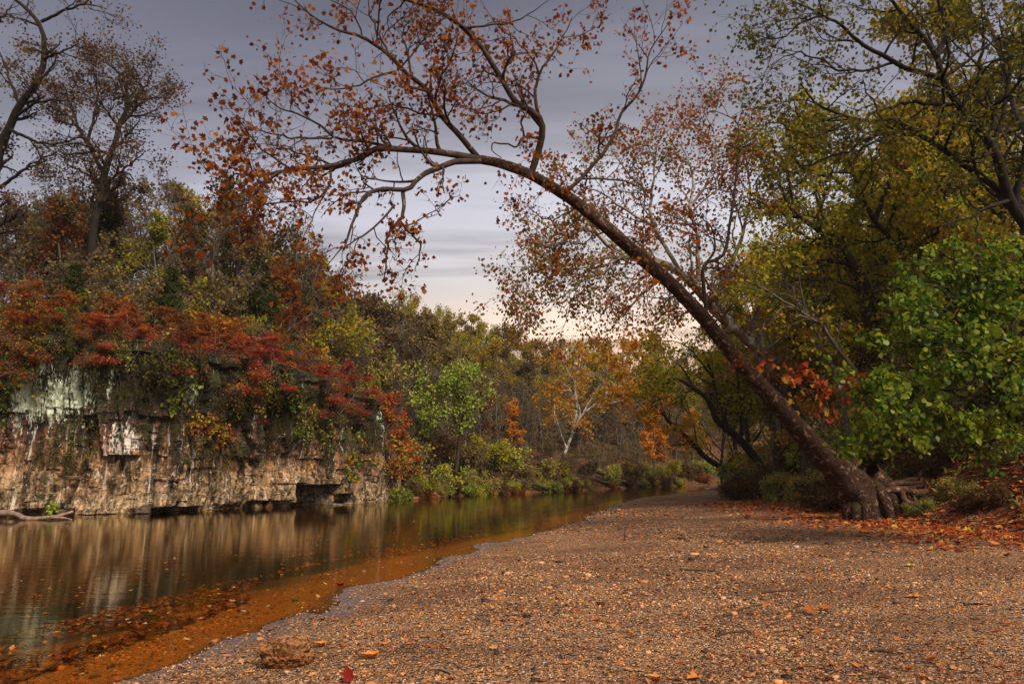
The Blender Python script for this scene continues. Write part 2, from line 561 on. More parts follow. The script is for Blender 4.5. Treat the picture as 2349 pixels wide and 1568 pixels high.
def axis_pts(lo, hi, flo, fhi, step, grow_):
    a = list(np.arange(flo, fhi + 1e-6, step))
    s, x = step, a[-1]
    while x < hi:
        s *= grow_
        x += s
        a.append(x)
    s, x = step, a[0]
    while x > lo:
        s *= grow_
        x -= s
        a.insert(0, x)
    return np.array(a)

def grid_mesh(name, xs, ys, zfun, mat, mask=None):
    X, Y = np.meshgrid(xs, ys)
    Z = zfun(X.ravel(), Y.ravel())
    V = np.stack([X.ravel(), Y.ravel(), Z], -1)
    nx, ny = len(xs), len(ys)
    I = np.arange(nx * ny).reshape(ny, nx)
    F = np.stack([I[:-1, :-1], I[:-1, 1:], I[1:, 1:], I[1:, :-1]], -1).reshape(-1, 4)
    if mask is not None:
        k = mask(V[:, 0], V[:, 1])
        F = F[k[F].all(1)]
        used = np.unique(F)
        re = np.zeros(len(V), np.int64)
        re[used] = np.arange(len(used))
        V, F = V[used], re[F]
    mb = MB()
    mb.add(V, F)
    return mb.build(name, mat)

# forest-floor material
m, nt, out = new_mat('forest_floor')
nb = NB(nt)
tc = nb.n('TexCoord')
ob = tc.outputs['Object']
a = nb.noise(ob, 9, 6, .7)
b = nb.noise(ob, .5, 4)
c1 = nb.ramp(a, [(.32, (.025, .014, .01)), (.5, (.1, .045, .025)), (.66, (.2, .09, .04)), (.8, (.26, .17, .08))])
c2 = nb.ramp(a, [(.32, (.02, .016, .01)), (.55, (.075, .05, .022)), (.75, (.16, .1, .045))])
principled(nb, out, nb.mix(nb.ramp(b, [(.45, 0.0), (.6, 1.0)]), c1, c2), .95, nb.bump(a, .9, .08), .1)
M['floor'] = m

# gravel material
m, nt, out = new_mat('gravel')
nb = NB(nt)
tc = nb.n('TexCoord')
ob = tc.outputs['Object']
geo = nb.n('NewGeometry')
sx = nb.n('SeparateXYZ')
nb.l(geo.outputs['Position'], sx.inputs[0])
def vor(scale):
    x = nb.n('TexVoronoi')
    nb.l(ob, x.inputs['Vector'])
    x.inputs['Scale'].default_value = scale
    x.inputs['Randomness'].default_value = 1
    return x
v1, v2 = vor(34), vor(85)
s1 = nb.n('SeparateColor')
nb.l(v1.outputs['Color'], s1.inputs[0])
s2 = nb.n('SeparateColor')
nb.l(v2.outputs['Color'], s2.inputs[0])
stones = [(0, (.02, .016, .015)), (.28, (.07, .05, .04)), (.42, (.44, .19, .065)), (.7, (.72, .325, .115)), (.92, (.48, .27, .12)), (1, (.34, .31, .3))]
ca = nb.ramp(s1.outputs[0], stones)
cb = nb.ramp(s2.outputs[0], stones)
pick = nb.ramp(nb.noise(ob, 11, 4), [(.45, 0.0), (.55, 1.0)])
col = nb.mix(pick, ca, cb)
gap = nb.ramp(nb.mix(pick, v1.outputs['Distance'], v2.outputs['Distance']), [(.35, 1.0), (.75, .12)])
col = nb.mix(1.0, col, gap, 'MULTIPLY')
# broad damp and silty patches
pt = nb.noise(nb.mapping(ob, (.5, .9, 1)), 1.0, 5, .6)
col = nb.mix(nb.ramp(pt, [(.42, .6), (.58, 0.0)]), col, nb.mix(1.0, col, (.36, .27, .25), 'MULTIPLY'))
# wet rim with sky reflection in its colour, bed darkening with depth below
zz = nb.math('MULTIPLY_ADD', nb.noise(ob, 2.2, 4), .07, sx.outputs['Z'])
wet = nb.ramp(zz, [(.035, 1.0), (.065, 0.0)])
wet_sheen = nb.mix(.5, nb.mix(1.0, col, (.5, .46, .5), 'MULTIPLY'), (.17, .155, .17))  # wet gravel plus painted violet-grey of sky mirrored in the water film
col = nb.mix(wet, col, wet_sheen)
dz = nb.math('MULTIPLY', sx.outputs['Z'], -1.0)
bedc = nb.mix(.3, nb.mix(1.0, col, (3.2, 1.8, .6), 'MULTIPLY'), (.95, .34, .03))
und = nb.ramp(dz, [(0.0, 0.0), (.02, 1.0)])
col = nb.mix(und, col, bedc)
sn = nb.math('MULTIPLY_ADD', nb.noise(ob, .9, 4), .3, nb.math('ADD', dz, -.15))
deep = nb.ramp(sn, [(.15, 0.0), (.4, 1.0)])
col = nb.mix(deep, col, (.022, .015, .006))  # darker with depth, painted in place of light absorbed by murky water
rough = nb.math('MULTIPLY_ADD', wet, -.45, .92)
h = nb.math('ADD', nb.math('MULTIPLY', v1.outputs['Distance'], -1.0), nb.math('MULTIPLY', v2.outputs['Distance'], -.5))
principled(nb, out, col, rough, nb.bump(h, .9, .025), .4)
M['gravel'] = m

ground = grid_mesh('ground', axis_pts(-420, 420, -62, 62, .9, 1.22), axis_pts(-260, 700, -16, 125, .9, 1.22), lambda x, y: hgt(x, y, True), M['floor'])
tag(ground, kind='structure')

def bar_mask(x, y):
    dS, _ = polydist(SHORE, x, y)
    dB, _ = polydist(BANK, x, y)
    dL, _ = polydist(LEFT, x, y)
    return (dS < 7) & (dB > -.7) & (dL < -.3)
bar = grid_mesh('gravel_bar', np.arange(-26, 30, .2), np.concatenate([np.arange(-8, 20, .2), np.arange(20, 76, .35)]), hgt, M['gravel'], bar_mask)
tag(bar, kind='structure')

# water
m, nt, out = new_mat('river_water')
nb = NB(nt)
tc = nb.n('TexCoord')
ob = tc.outputs['Object']
w1 = nb.noise(nb.mapping(ob, (.7, 3.0, 1), rot=(0, 0, .35)), 1.6, 3, .5)
w2 = nb.noise(nb.mapping(ob, (1.0, 2.2, 1), rot=(0, 0, .2)), 9, 2, .5)
hh = nb.math('ADD', w1, nb.math('MULTIPLY', w2, .3))
bp = nb.bump(hh, .1, .03)
fr = nb.n('Fresnel')
fr.inputs[0].default_value = 1.33
nb.l(bp, fr.inputs['Normal'])
gl = nb.n('BsdfGlossy')
gl.inputs['Roughness'].default_value = .035
gl.inputs['Color'].default_value = (1, .92, .72, 1)
nb.l(bp, gl.inputs['Normal'])
tr = nb.n('BsdfTransparent')
tr.inputs[0].default_value = (.93, .8, .52, 1)
mx = nb.n('MixShader')
nb.l(fr.outputs[0], mx.inputs[0])
nb.l(tr.outputs[0], mx.inputs[1])
nb.l(gl.outputs[0], mx.inputs[2])
nb.l(mx.outputs[0], out.inputs[0])
M['water'] = m
mb = MB()
mb.add([(-140, -70, 0), (140, -70, 0), (140, 150, 0), (-140, 150, 0)], [[0, 1, 2, 3]])
tag(mb.build('water', M['water'], smooth=False), kind='structure')

# ------------------------------------------------------------------ cliff
m, nt, out = new_mat('cliff_rock')
nb = NB(nt)
tc = nb.n('TexCoord')
uv = nb.n('UVMap')
uv.uv_map = 'face'
uvv = uv.outputs[0]                                        # metres along the face, metres up
ob = tc.outputs['Object']
sx = nb.n('SeparateXYZ')
nb.l(uvv, sx.inputs[0])
nz = nb.noise(uvv, .7, 6, .6)
fine = nb.noise(ob, 6, 8, .68)
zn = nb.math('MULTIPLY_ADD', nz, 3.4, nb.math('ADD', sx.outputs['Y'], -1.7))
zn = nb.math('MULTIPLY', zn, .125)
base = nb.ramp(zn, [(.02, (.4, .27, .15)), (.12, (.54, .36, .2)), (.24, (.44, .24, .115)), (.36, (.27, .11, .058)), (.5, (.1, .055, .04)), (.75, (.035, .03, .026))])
col = nb.mix(1.0, base, nb.ramp(fine, [(.3, (.16, .14, .13)), (.5, (.9, .9, .9)), (.68, (1.5, 1.4, 1.3))]), 'MULTIPLY')
red = nb.noise(nb.mapping(uvv, (.6, .45, 1), loc=(7, 3, 0)), 1.0, 4)
col = nb.mix(nb.ramp(red, [(.52, 0.0), (.64, .6)]), col, nb.mix(1.0, nb.mix(.5, col, (.3, .1, .05)), (1, 1, 1), 'MULTIPLY'))
och = nb.noise(nb.mapping(uvv, (.9, .5, 1), loc=(17, 5, 0)), 1.0, 4)
col = nb.mix(nb.ramp(och, [(.55, 0.0), (.66, .55)]), col, (.34, .21, .07))
pit = nb.noise(nb.mapping(uvv, (1.3, 1.7, 1), loc=(2, 9, 0)), 1.8, 7, .7)
col = nb.mix(nb.ramp(pit, [(.36, .85), (.5, 0.0)]), col, (.05, .032, .022))
# dark seep streaks running down
st = nb.noise(nb.mapping(uvv, (3.2, .26, 1)), 1.0, 8, .7)
col = nb.mix(nb.ramp(nb.math('MULTIPLY_ADD', sx.outputs['Y'], .022, nb.math('SUBTRACT', st, .05)), [(.45, 0.0), (.56, .92)]), col, (.022, .02, .016))
st2 = nb.noise(nb.mapping(uvv, (7, .5, 1), loc=(3, 0, 0)), 1.0, 4, .6)
col = nb.mix(nb.ramp(st2, [(.5, 0.0), (.6, .7)]), col, (.04, .033, .025))
# moss
ms = nb.noise(nb.mapping(uvv, (1.4, .5, 1), loc=(33, 0, 0)), 1.0, 6, .65)
mh = nb.math('MULTIPLY_ADD', sx.outputs['Y'], .028, ms)
col = nb.mix(nb.ramp(mh, [(.6, 0.0), (.7, .85)]), col, (.045, .048, .014))
# pale lichen and lime runs, only inside patches placed as in the photo
at = nb.n('Attribute')
at.attribute_name = 'lichen'
lw = nb.noise(nb.mapping(uvv, (4.6, .55, 1), loc=(11, 0, 0)), 1.0, 8, .75, .4)
lm = nb.math('ADD', nb.math('MULTIPLY', at.outputs['Fac'], .45), lw)
lm = nb.math('ADD', lm, nb.math('MULTIPLY_ADD', nb.noise(nb.mapping(uvv, (16, 5, 1)), 1.0, 4, .7), .8, -.4))
lic = nb.ramp(lm, [(.85, 0.0), (.92, 1.0)])
at2 = nb.n('Attribute')
at2.attribute_name = 'lime'
lcol = nb.mix(at2.outputs['Fac'], (.68, .76, .6), (.78, .68, .62))
col = nb.mix(lic, col, lcol)
rn = nb.noise(nb.mapping(uvv, (5.5, .2, 1), loc=(23, 1, 0)), 1.0, 6, .6)
rm = nb.noise(nb.mapping(uvv, (.35, .3, 1), loc=(3, 8, 0)), 1.0, 3)
col = nb.mix(nb.math('MULTIPLY', nb.ramp(rn, [(.6, 0.0), (.64, .9)]), nb.ramp(rm, [(.45, 0.0), (.55, 1.0)])), col, (.62, .54, .48))
fl = nb.noise(ob, 5, 6, .7)
col = nb.mix(nb.ramp(nb.math('SUBTRACT', fl, nb.math('MULTIPLY', sx.outputs['Y'], .02)), [(.53, 0.0), (.6, .8)]), col, (.6, .46, .36))
# wet foot
wt = nb.ramp(nb.math('MULTIPLY_ADD', nz, .3, sx.outputs['Y']), [(.06, 1.0), (.2, 0.0)])
col = nb.mix(wt, col, (.03, .024, .018))
hb = nb.math('ADD', fine, nb.math('MULTIPLY', nb.noise(nb.mapping(ob, (1.6, 1.6, .7)), 2.5, 6, .65), 1.1))
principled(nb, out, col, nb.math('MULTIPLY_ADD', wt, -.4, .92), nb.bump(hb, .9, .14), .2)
M['cliff'] = m

S0, S1 = S_END - 48, S_END + 2.6
def face_at(u, v):
    """where the photo's pixel meets the vertical wall through LEFT: arc length, height"""
    d = ray(u, v)
    for k in range(len(LEFT) - 1):
        a, b = LEFT[k], LEFT[k + 1]
        e = b - a
        den = d[0] * e[1] - d[1] * e[0]
        if abs(den) < 1e-9: continue
        t = (a[0] * e[1] - a[1] * e[0]) / den
        w = (a[0] * d[1] - a[1] * d[0]) / den
        if t > 0 and -1e-6 <= w <= 1 + 1e-6:
            return LARC[k] + w * np.hypot(*e), CAMZ + t * d[2]
    return None

CAVES = [(*face_at(712, 1140), 1.0, .62, 1.6), (*face_at(400, 1174), 1.2, .22, .7), (*face_at(620, 1158), 1.1, .2, .6), (*face_at(760, 1142), .55, .25, .7), (*face_at(235, 1182), .7, .12, .4)]
def cliff_out(s, z):
    """how far the rock stands out towards the river"""
    q = np.stack([s, z, np.zeros_like(s)], -1)
    big = fbm(q * np.array([.22, .12, 1]), 3) * 1.0 + .55 * fbm(q * np.array([.75, .13, 1]) + 41, 3) + .3 * fbm(q * np.array([2.2, .3, 1]) + 51, 3)
    wob = fbm(q * .5 + 5, 2)
    zz = z + .35 * wob
    # blocks cut by joints and beds
    bs = s / 1.25 + .5 * fbm(q * np.array([.15, .5, 1]) + 3, 2)
    bed = np.floor(zz / .85)
    blk = (cellrand(bs, zz / 2.3 + cellrand(bs, s * 0, 8) * 4, 1) - .5) * .8 + (cellrand(bs + .5, zz / .9 + cellrand(bs + .5, s * 0, 5) * 3, 3) - .5) * .16
    bs2 = s / .42 + .4 * wob
    blk2 = (cellrand(bs2, zz / .75 + cellrand(bs2, s * 0, 6) * 2, 2) - .5) * .2
    lay = (cellrand(np.floor(s / 3.1), zz / .2, 4) - .5) * .03
    low = sstep(2.6, .6, z)
    fis = -np.exp(-((np.mod(bs, 1) - .5) / .06) ** 2) * .45 * (cellrand(bs, bed * 0, 7) > .25)
    o = big + blk * (1 - .6 * low) + blk2 + lay * (1 - .3 * low) + fis + .32 * fbm(q * np.array([1.6, 1.0, 1]) + 8, 4) + .14 * fbm(q * np.array([6, 3.5, 1]) + 2, 3)
    o = o + .45 * np.exp(-((z - 1.0) / .8) ** 2) * sstep(S_END - 16, S_END - 20, s) + .35 * sstep(4.2, 5.5, z)
    o = o - .4 * np.exp(-(np.maximum(z - .02, 0) / .16) ** 2) * (cellrand(s / 1.7, s * 0, 9) > .55) + .35 * np.exp(-(np.maximum(z, 0) / .3) ** 2) * (cellrand(s / 1.3, s * 0, 19) > .5)
    for cs, cz, w, h, dp in CAVES:
        k = sstep(1.0, .8, np.abs((s - cs) / w)) * sstep(1.0, .85, np.abs((z - cz) / h))
        o = o - k * dp
    return o

ns, nzv = 900, 150
ss = np.linspace(S0, S1, ns)
tz = np.linspace(0, 1, nzv)
Sg, Tg = np.meshgrid(ss, tz)
Zg = -.5 + (cliff_top(Sg) + .35 + .5) * Tg
O = cliff_out(Sg, Zg)
endfade = 1 - sstep(S_END - 1, S1, Sg)
O = np.where(Zg > 0, O, O) * endfade + .35 * endfade
X, Y, NX, NY = on_left(Sg, 0.0)
Xc, Yc = X - NX * O, Y - NY * O
Vc = np.stack([Xc, Yc, Zg], -1)
# cap running back onto the hillside
capn = 8
cap = []
for k in range(1, capn + 1):
    f = k / capn
    bx, by, _, _ = on_left(ss, 0.0)
    o = O[-1] * (1 - f) - 4.2 * f
    _, _, nx, ny = on_left(ss, 0.0)
    cap.append(np.stack([bx - nx * o, by - ny * o, cliff_top(ss) + .35 + .3 * np.sin(f * 2.6) + .3 * fbm(np.stack([ss * .8, ss * 0 + f * 3, ss * 0], -1), 3) - 1.2 * max(f - .6, 0)], -1))
Vall = np.concatenate([Vc, np.array(cap)], 0)
nr = Vall.shape[0]
I = np.arange(nr * ns).reshape(nr, ns)
F = np.stack([I[:-1, :-1], I[:-1, 1:], I[1:, 1:], I[1:, :-1]], -1).reshape(-1, 4)
mb = MB()
mb.add(Vall, F)
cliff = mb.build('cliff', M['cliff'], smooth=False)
tag(cliff, 'red-brown rock face streaked with pale lichen rising from the river', 'cliff', kind='structure')
me = cliff.data
sv = np.concatenate([Sg, np.tile(ss, (capn, 1))], 0).ravel()
zv = np.concatenate([Zg, np.tile(Zg[-1], (capn, 1)) + np.arange(1, capn + 1)[:, None] * .4], 0).ravel()
uvl = me.uv_layers.new(name='face')
li = np.zeros(len(me.loops), np.int32)
me.loops.foreach_get('vertex_index', li)
uvl.data.foreach_set('uv', np.stack([sv[li], zv[li]], -1).astype(np.float32).ravel())
def patches(lst):
    a = np.zeros(len(sv))
    for u, v, w, h, k in lst:
        cs, cz = face_at(u, v)
        a = np.maximum(a, k * np.exp(-((sv - cs) / w) ** 2 - ((zv - cz) / h) ** 2))
    return a
lich = patches([(75, 905, 1.0, 1.8, 1.1), (135, 920, 1.0, 1.5, 1.05), (190, 890, .9, 1.9, .95), (50, 960, 1.2, 1.2, .8), (225, 850, .5, 1.5, .7), (320, 880, .3, 1.5, .6), (100, 850, .9, 1.2, .8), (270, 880, .35, 1.6, .8), (430, 915, .6, 1.0, .95), (20, 930, .8, 1, .7),
                (480, 890, .3, 1.2, .5), (290, 1010, .9, 1.3, .95), (240, 1090, 1.2, .6, .6), (95, 1000, 1.6, 1.2, .55), (600, 1050, .5, 1.2, .7), (578, 960, .25, .9, .8), (860, 1000, .6, 1.3, 1.0), (845, 960, .4, 1.0, .8), (180, 1080, 1.5, .7, .45), (640, 1010, .3, 1, .6)])
lime = patches([(290, 1010, 1.4, 1.6, 1), (240, 1090, 1.6, 1, 1), (95, 1030, 2, 1, 1), (600, 1040, 1.5, 1.6, 1), (180, 1090, 2, 1, 1)])
for nm, arr in (('lichen', lich), ('lime', lime)):
    at_ = me.attributes.new(nm, 'FLOAT', 'POINT')
    at_.data.foreach_set('value', arr.astype(np.float32))

def cliff_point(u, v, off=.05):
    s, z = face_at(u, v)
    o = float(cliff_out(np.array([s]), np.array([z]))[0]) + .35 + off
    x, y, nx, ny = on_left(s, 0.0)
    return np.array([x - nx * o, y - ny * o, z]), np.array([-nx, -ny, 0.0])

# ------------------------------------------------------------------ the leaning sycamore (traced limbs, real depth)
def limb_pts(lst, n):
    return catmull([P(*q) for q in lst], n)

def traced(mbw, mbc, lst, r0, r1, rng, n=26, sides=8, dens=2.2, jit=.02, **kw):
    pts = limb_pts(lst, n)
    jn = np.stack([fbm(np.stack([np.arange(n) * .35, np.full(n, 3.1 * k), np.full(n, r0 * 91)], -1), 2) for k in range(3)], -1)
    pts = pts + jn * jit * np.sin(np.linspace(0, math.pi, n))[:, None] * 3
    L = np.linalg.norm(np.diff(pts, axis=0), axis=1).sum()
    rad = np.linspace(1, 0, n) ** .8 * (r0 - r1) + r1
    tubes(mbw, pts, rad, sides)
    if dens > 0:
        foliate(mbw, mbc, pts[None], rad[None], np.array([L]), rng, k1=max(2, int(L * dens)), **kw)

def hero():
    rng = np.random.default_rng(11)
    base = P(1985, 1185, 20.0)
    base[2] = hz(base[0], base[1])
    root = empty('leaning_sycamore', base, 'big mossy sycamore leaning from the right bank across the river, with rusty leaves', 'tree')
    # trunk
    tp = [(1995, 1215, 20.0), (1972, 1155, 20.0), (1942, 1105, 19.9), (1890, 1048, 19.6), (1830, 983, 19.1), (1760, 903, 18.5), (1690, 824, 17.9), (1620, 737, 17.3), (1550, 662, 16.7), (1480, 600, 16.2), (1400, 530, 15.6),
          (1330, 471, 15.1), (1270, 432, 14.8), (1215, 400, 14.5), (1150, 376, 14.2), (1102, 366, 14.0)]
    n = 150
    pts = limb_pts(tp, n)
    L = np.linspace(0, 1, n)
    rad = np.interp(L, [0, .035, .08, .14, .2, .3, .45, .6, .75, .88, 1], [.6, .55, .47, .37, .3, .23, .185, .165, .145, .12, .09])
    sides = 28
    th = np.arange(sides) / sides * 2 * math.pi
    q = np.stack([np.cos(th)[None] * 1.4 + 0 * L[:, None], np.sin(th)[None] * 1.4 + 0 * L[:, None], L[:, None] * 22 + 0 * th[None]], -1)
    flute = np.exp(-L * 14)[:, None] * .3 * np.sin(th * 5 + 1)[None]
    rr = rad[:, None] * (1 + .13 * fbm(q, 4) + .05 * fbm(q * 3, 3) + flute)
    for k in range(26):                                   # burls, knots and branch scars
        l0, t0, am = rng.uniform(.03, .9), rng.uniform(0, 6.28), rng.uniform(.08, .32) * rng.choice([1, 1, -.5])
        da = np.abs((th - t0 + math.pi) % (2 * math.pi) - math.pi)
        rr = rr * (1 + am * np.exp(-((L[:, None] - l0) / rng.uniform(.006, .02)) ** 2 - (da[None] / rng.uniform(.35, .8)) ** 2))
    mb = MB()
    tubes(mb, pts[None], rr[None], sides)
    # burl and stub behind the base
    for (u, v), (u2, v2), r in (((1930, 1060), (1925, 1028), .17), ((1958, 1075), (1960, 1038), .1)):
        tubes(mb, catmull([P(u, v + 25, 19.7), P(u, v, 19.7), P(u2, v2, 19.8)], 8), np.array([r * 1.5, r * 1.3, r * 1.1, r, r, r * .95, r * .9, r * .5]), 9)
    mb.build('trunk', M['bark_hero'], root, base)
    # root legs fluting into the gravel
    for k, (u0, v0, u1, v1, dy, r) in enumerate([(1945, 1130, 1942, 1195, -.35, .13), (1955, 1140, 1962, 1197, -.6, .15), (1975, 1130, 1982, 1199, -.7, .14), (1990, 1125, 2000, 1198, -.65, .13),
                                                 (2000, 1115, 2028, 1192, -.35, .15), (2003, 1085, 2064, 1180, -.1, .2), (1998, 1080, 2088, 1150, .5, .2), (2000, 1100, 2045, 1186, -.5, .16), (1950, 1120, 1948, 1180, .5, .15)]):
        b = P(u1, v1, 20 + dy)
        b[2] = hz(b[0], b[1]) - .12
        a = P(u0, v0, 20.0)
        mid = (a + b) / 2 + np.array([0, dy * .25, .06])
        mr = MB()
        pp = catmull([a, mid, b], 16)
        r_ = np.linspace(r * 1.15, r * .75, 16)
        q = np.stack([np.cos(np.arange(10) * .628)[None] + 0 * r_[:, None] + k * 3, np.sin(np.arange(10) * .628)[None] + 0 * r_[:, None], np.arange(16)[:, None] * .3 + 0 * np.arange(10)[None]], -1)
        tubes(mr, pp[None], (r_[:, None] * (1 + .3 * fbm(q, 3)))[None], 10)
        mr.build('root', M['bark_hero'], root, base)
    # exposed side roots lying on the bank
    for k, (pl, r0, r1) in enumerate([([(2020, 1120, 20), (2060, 1108, 20.1), (2100, 1108, 20.3), (2135, 1104, 20.5), (2178, 1106, 20.8)], .095, .04), ([(2015, 1128, 19.8), (2065, 1122, 19.8), (2105, 1130, 19.8), (2140, 1122, 20), (2165, 1118, 20.2)], .1, .08),
                                      ([(2030, 1115, 20.3), (2085, 1100, 20.5), (2125, 1098, 20.6), (2165, 1100, 20.8)], .08, .04), ([(2108, 1100, 20.5), (2110, 1085, 20.5), (2125, 1075, 20.6), (2155, 1072, 20.8), (2175, 1064, 21)], .055, .04),
                                      ([(2068, 1122, 19.8), (2072, 1140, 19.7), (2080, 1150, 19.6), (2105, 1156, 19.5)], .075, .06), ([(2090, 1128, 19.8), (2097, 1142, 19.7), (2100, 1156, 19.6)], .05, .03), ([(2040, 1118, 20.1), (2090, 1116, 20.2), (2130, 1114, 20.3)], .06, .04)]):
        mr = MB()
        pp = limb_pts(pl, 22)
        r_ = np.linspace(r0, r1, 22) * (1 + .25 * fbm(np.stack([np.arange(22) * .5, np.full(22, k * 7.0), np.zeros(22)], -1), 2))
        tubes(mr, pp, r_, 8, cap=True)
        mr.build('root', M['root'], root, base)
    crown = MB()
    kw = dict(l1=1.25, k2=5, lf2=.6, k3=3, lf3=.6, lp=7, ls=.082, tmpl=LOBED, up=.05, droop=.35, wander=.22, spread=.085, bare=.38, keep=-.36, keepscale=.9, tipr=.0035, f0=.12)
    def limb(lst, r0, r1, dens=2.2, **k2):
        mw = MB()
        k = dict(kw)
        k.update(k2)
        traced(mw, crown, lst, r0 * .82, r1, rng, dens=dens, **k)
        return mw.build('limb', M['bark_limb'], root, base)
    # long left limb
    limb([(1102, 366, 14), (1037, 353, 13.6), (983, 347, 13.3), (933, 344, 13.1), (858, 342, 12.8), (823, 364, 12.6), (783, 374, 12.4), (714, 384, 12.1), (650, 392, 11.8), (590, 402, 11.5), (540, 398, 11.2)], .1, .015)
    limb([(983, 347, 13.3), (883, 334, 12.9), (833, 324, 12.7), (783, 319, 12.5), (738, 294, 12.2), (688, 264, 11.9), (640, 247, 11.6), (612, 225, 11.4)], .05, .008)
    limb([(760, 318, 12.3), (700, 318, 12), (640, 310, 11.7), (590, 295, 11.4), (548, 268, 11.2)], .03, .006, 3)
    limb([(760, 378, 12.3), (700, 358, 12), (640, 340, 11.7), (590, 352, 11.5)], .025, .006, 3)
    limb([(650, 392, 11.8), (600, 425, 11.6), (560, 440, 11.4), (520, 425, 11.2)], .025, .006, 3)
    limb([(640, 392, 11.7), (590, 440, 11.4), (540, 490, 11.1), (495, 520, 10.9), (478, 560, 10.8)], .022, .005, 1.2)
    limb([(745, 445, 12.2), (715, 500, 12), (690, 560, 11.8), (678, 640, 11.7)], .016, .004, 2)
    limb([(1062, 65, 13.2), (1120, 60, 13.2), (1200, 40, 13.2), (1260, 0, 13.2)], .03, .006, 2.4)
    limb([(918, 155, 12.9), (960, 110, 12.9), (975, 60, 12.9), (930, 10, 12.8)], .025, .006, 2.4)
    limb([(1017, 269, 13.4), (960, 260, 13.2), (900, 240, 13), (840, 250, 12.8), (790, 240, 12.6)], .028, .006, 2.4)
    limb([(1182, 235, 13.8), (1130, 260, 13.6), (1080, 250, 13.5), (1030, 200, 13.3)], .025, .006, 2.4)
    limb([(757, 385, 12.3), (757, 415, 12.3), (745, 445, 12.2), (718, 460, 12.1), (660, 462, 12), (600, 470, 11.9), (555, 480, 11.8)], .03, .006, 1.7)
    # down-left limb and its drops
    limb([(1102, 369, 14), (1042, 372, 13.6), (997, 389, 13.3), (958, 411, 13.0), (928, 434, 12.8), (858, 437, 12.5), (828, 464, 12.3), (808, 514, 12.2), (788, 575, 12.1)], .085, .014, 1.7)
    limb([(924, 437, 12.8), (924, 479, 12.7), (915, 504, 12.6), (888, 544, 12.5), (888, 589, 12.4), (880, 640, 12.4)], .05, .008, 1.2)
    limb([(915, 506, 12.6), (935, 528, 12.6), (958, 549, 12.6), (963, 584, 12.6), (951, 620, 12.6)], .034, .006, 1.3)
    limb([(905, 470, 12.6), (858, 524, 12.4), (813, 549, 12.2), (775, 580, 12), (740, 625, 11.8)], .03, .006, 2)
    limb([(850, 440, 12.5), (800, 445, 12.2), (770, 462, 12), (735, 500, 11.9)], .022, .005, 1.5)
    # up-left limb
    limb([(1098, 364, 14), (1052, 309, 13.6), (1017, 269, 13.4), (983, 214, 13.2), (958, 190, 13.1), (918, 155, 12.9), (893, 130, 12.8), (833, 85, 12.6), (780, 70, 12.4), (720, 40, 12.2), (675, 0, 12)], .085, .01)
    limb([(905, 165, 13), (870, 175, 12.8), (820, 195, 12.6), (760, 205, 12.4), (705, 190, 12.2)], .03, .006, 2.5)
    limb([(893, 130, 12.8), (870, 80, 12.8), (850, 40, 12.8), (845, -10, 12.8)], .03, .008, 2)
    limb([(983, 214, 13.2), (990, 170, 13.2), (1000, 120, 13.2), (985, 60, 13.2)], .03, .006, 2.2)
    # big upward limb
    limb([(1217, 401, 14.5), (1227, 369, 14.4), (1242, 319, 14.2), (1241, 279, 14), (1217, 254, 13.9), (1182, 235, 13.8), (1152, 185, 13.6), (1127, 145, 13.5), (1102, 110, 13.4), (1062, 65, 13.2), (1022, 35, 13), (967, 10, 12.8), (900, -8, 12.6)], .1, .025, 1.7)
    limb([(1238, 272, 14), (1228, 239, 14), (1227, 200, 14), (1237, 170, 14), (1262, 130, 14), (1292, 85, 14), (1312, 40, 14)], .05, .008, 2.2)
    limb([(1237, 170, 14), (1217, 130, 13.9), (1182, 90, 13.8), (1150, 68, 13.7), (1120, 30, 13.6)], .03, .006, 2.2)
    limb([(1236, 318, 14.2), (1202, 314, 14), (1188, 333, 13.9), (1160, 332, 13.8), (1132, 328, 13.7), (1128, 345, 13.7), (1150, 362, 13.7)], .035, .008, 1.6)
    limb([(1202, 314, 14), (1196, 285, 13.8), (1203, 262, 13.7), (1180, 240, 13.6), (1120, 225, 13.5)], .028, .006, 2)
    limb([(1152, 185, 13.6), (1110, 165, 13.5), (1095, 200, 13.4), (1060, 230, 13.3)], .025, .006, 2)
    # rising right limb
    limb([(1297, 440, 14.9), (1332, 409, 15), (1357, 379, 15), (1387, 344, 15), (1412, 299, 15), (1427, 260, 15), (1467, 205, 15), (1482, 160, 15), (1492, 115, 15), (1532, 55, 15)], .06, .008, 2.0)
    limb([(1335, 410, 15), (1390, 412, 15.2), (1440, 418, 15.4), (1470, 432, 15.6), (1477, 480, 15.6), (1472, 575, 15.6)], .03, .006, 1.6)
    # bent upright branch low on the trunk
    limb([(1622, 738, 17.3), (1616, 690, 17.2), (1611, 614, 17), (1628, 598, 17), (1655, 589, 17), (1670, 539, 17), (1680, 449, 17), (1693, 329, 17), (1688, 279, 17), (1640, 255, 17)], .065, .01, 1.5)
    limb([(1612, 612, 17), (1642, 564, 17), (1615, 504, 17), (1565, 480, 17)], .04, .008, 1.6)
    limb([(1330, 471, 15.1), (1300, 490, 15), (1262, 505, 14.9), (1230, 490, 14.8), (1205, 470, 14.7)], .025, .006, 2)
    limb([(1400, 530, 15.6), (1365, 540, 15.5), (1330, 560, 15.4), (1280, 548, 15.3)], .025, .006, 2)
    limb([(1560, 670, 16.8), (1530, 690, 16.6), (1505, 720, 16.4), (1480, 735, 16.3)], .03, .006, 1.6)
    limb([(1690, 824, 17.9), (1665, 850, 17.7), (1640, 870, 17.6), (1600, 868, 17.4)], .04, .008, 1.2)
    crown.build('crown', [M['hero_leaf'], M['twig_dark']], root, base)
    return root
hero()

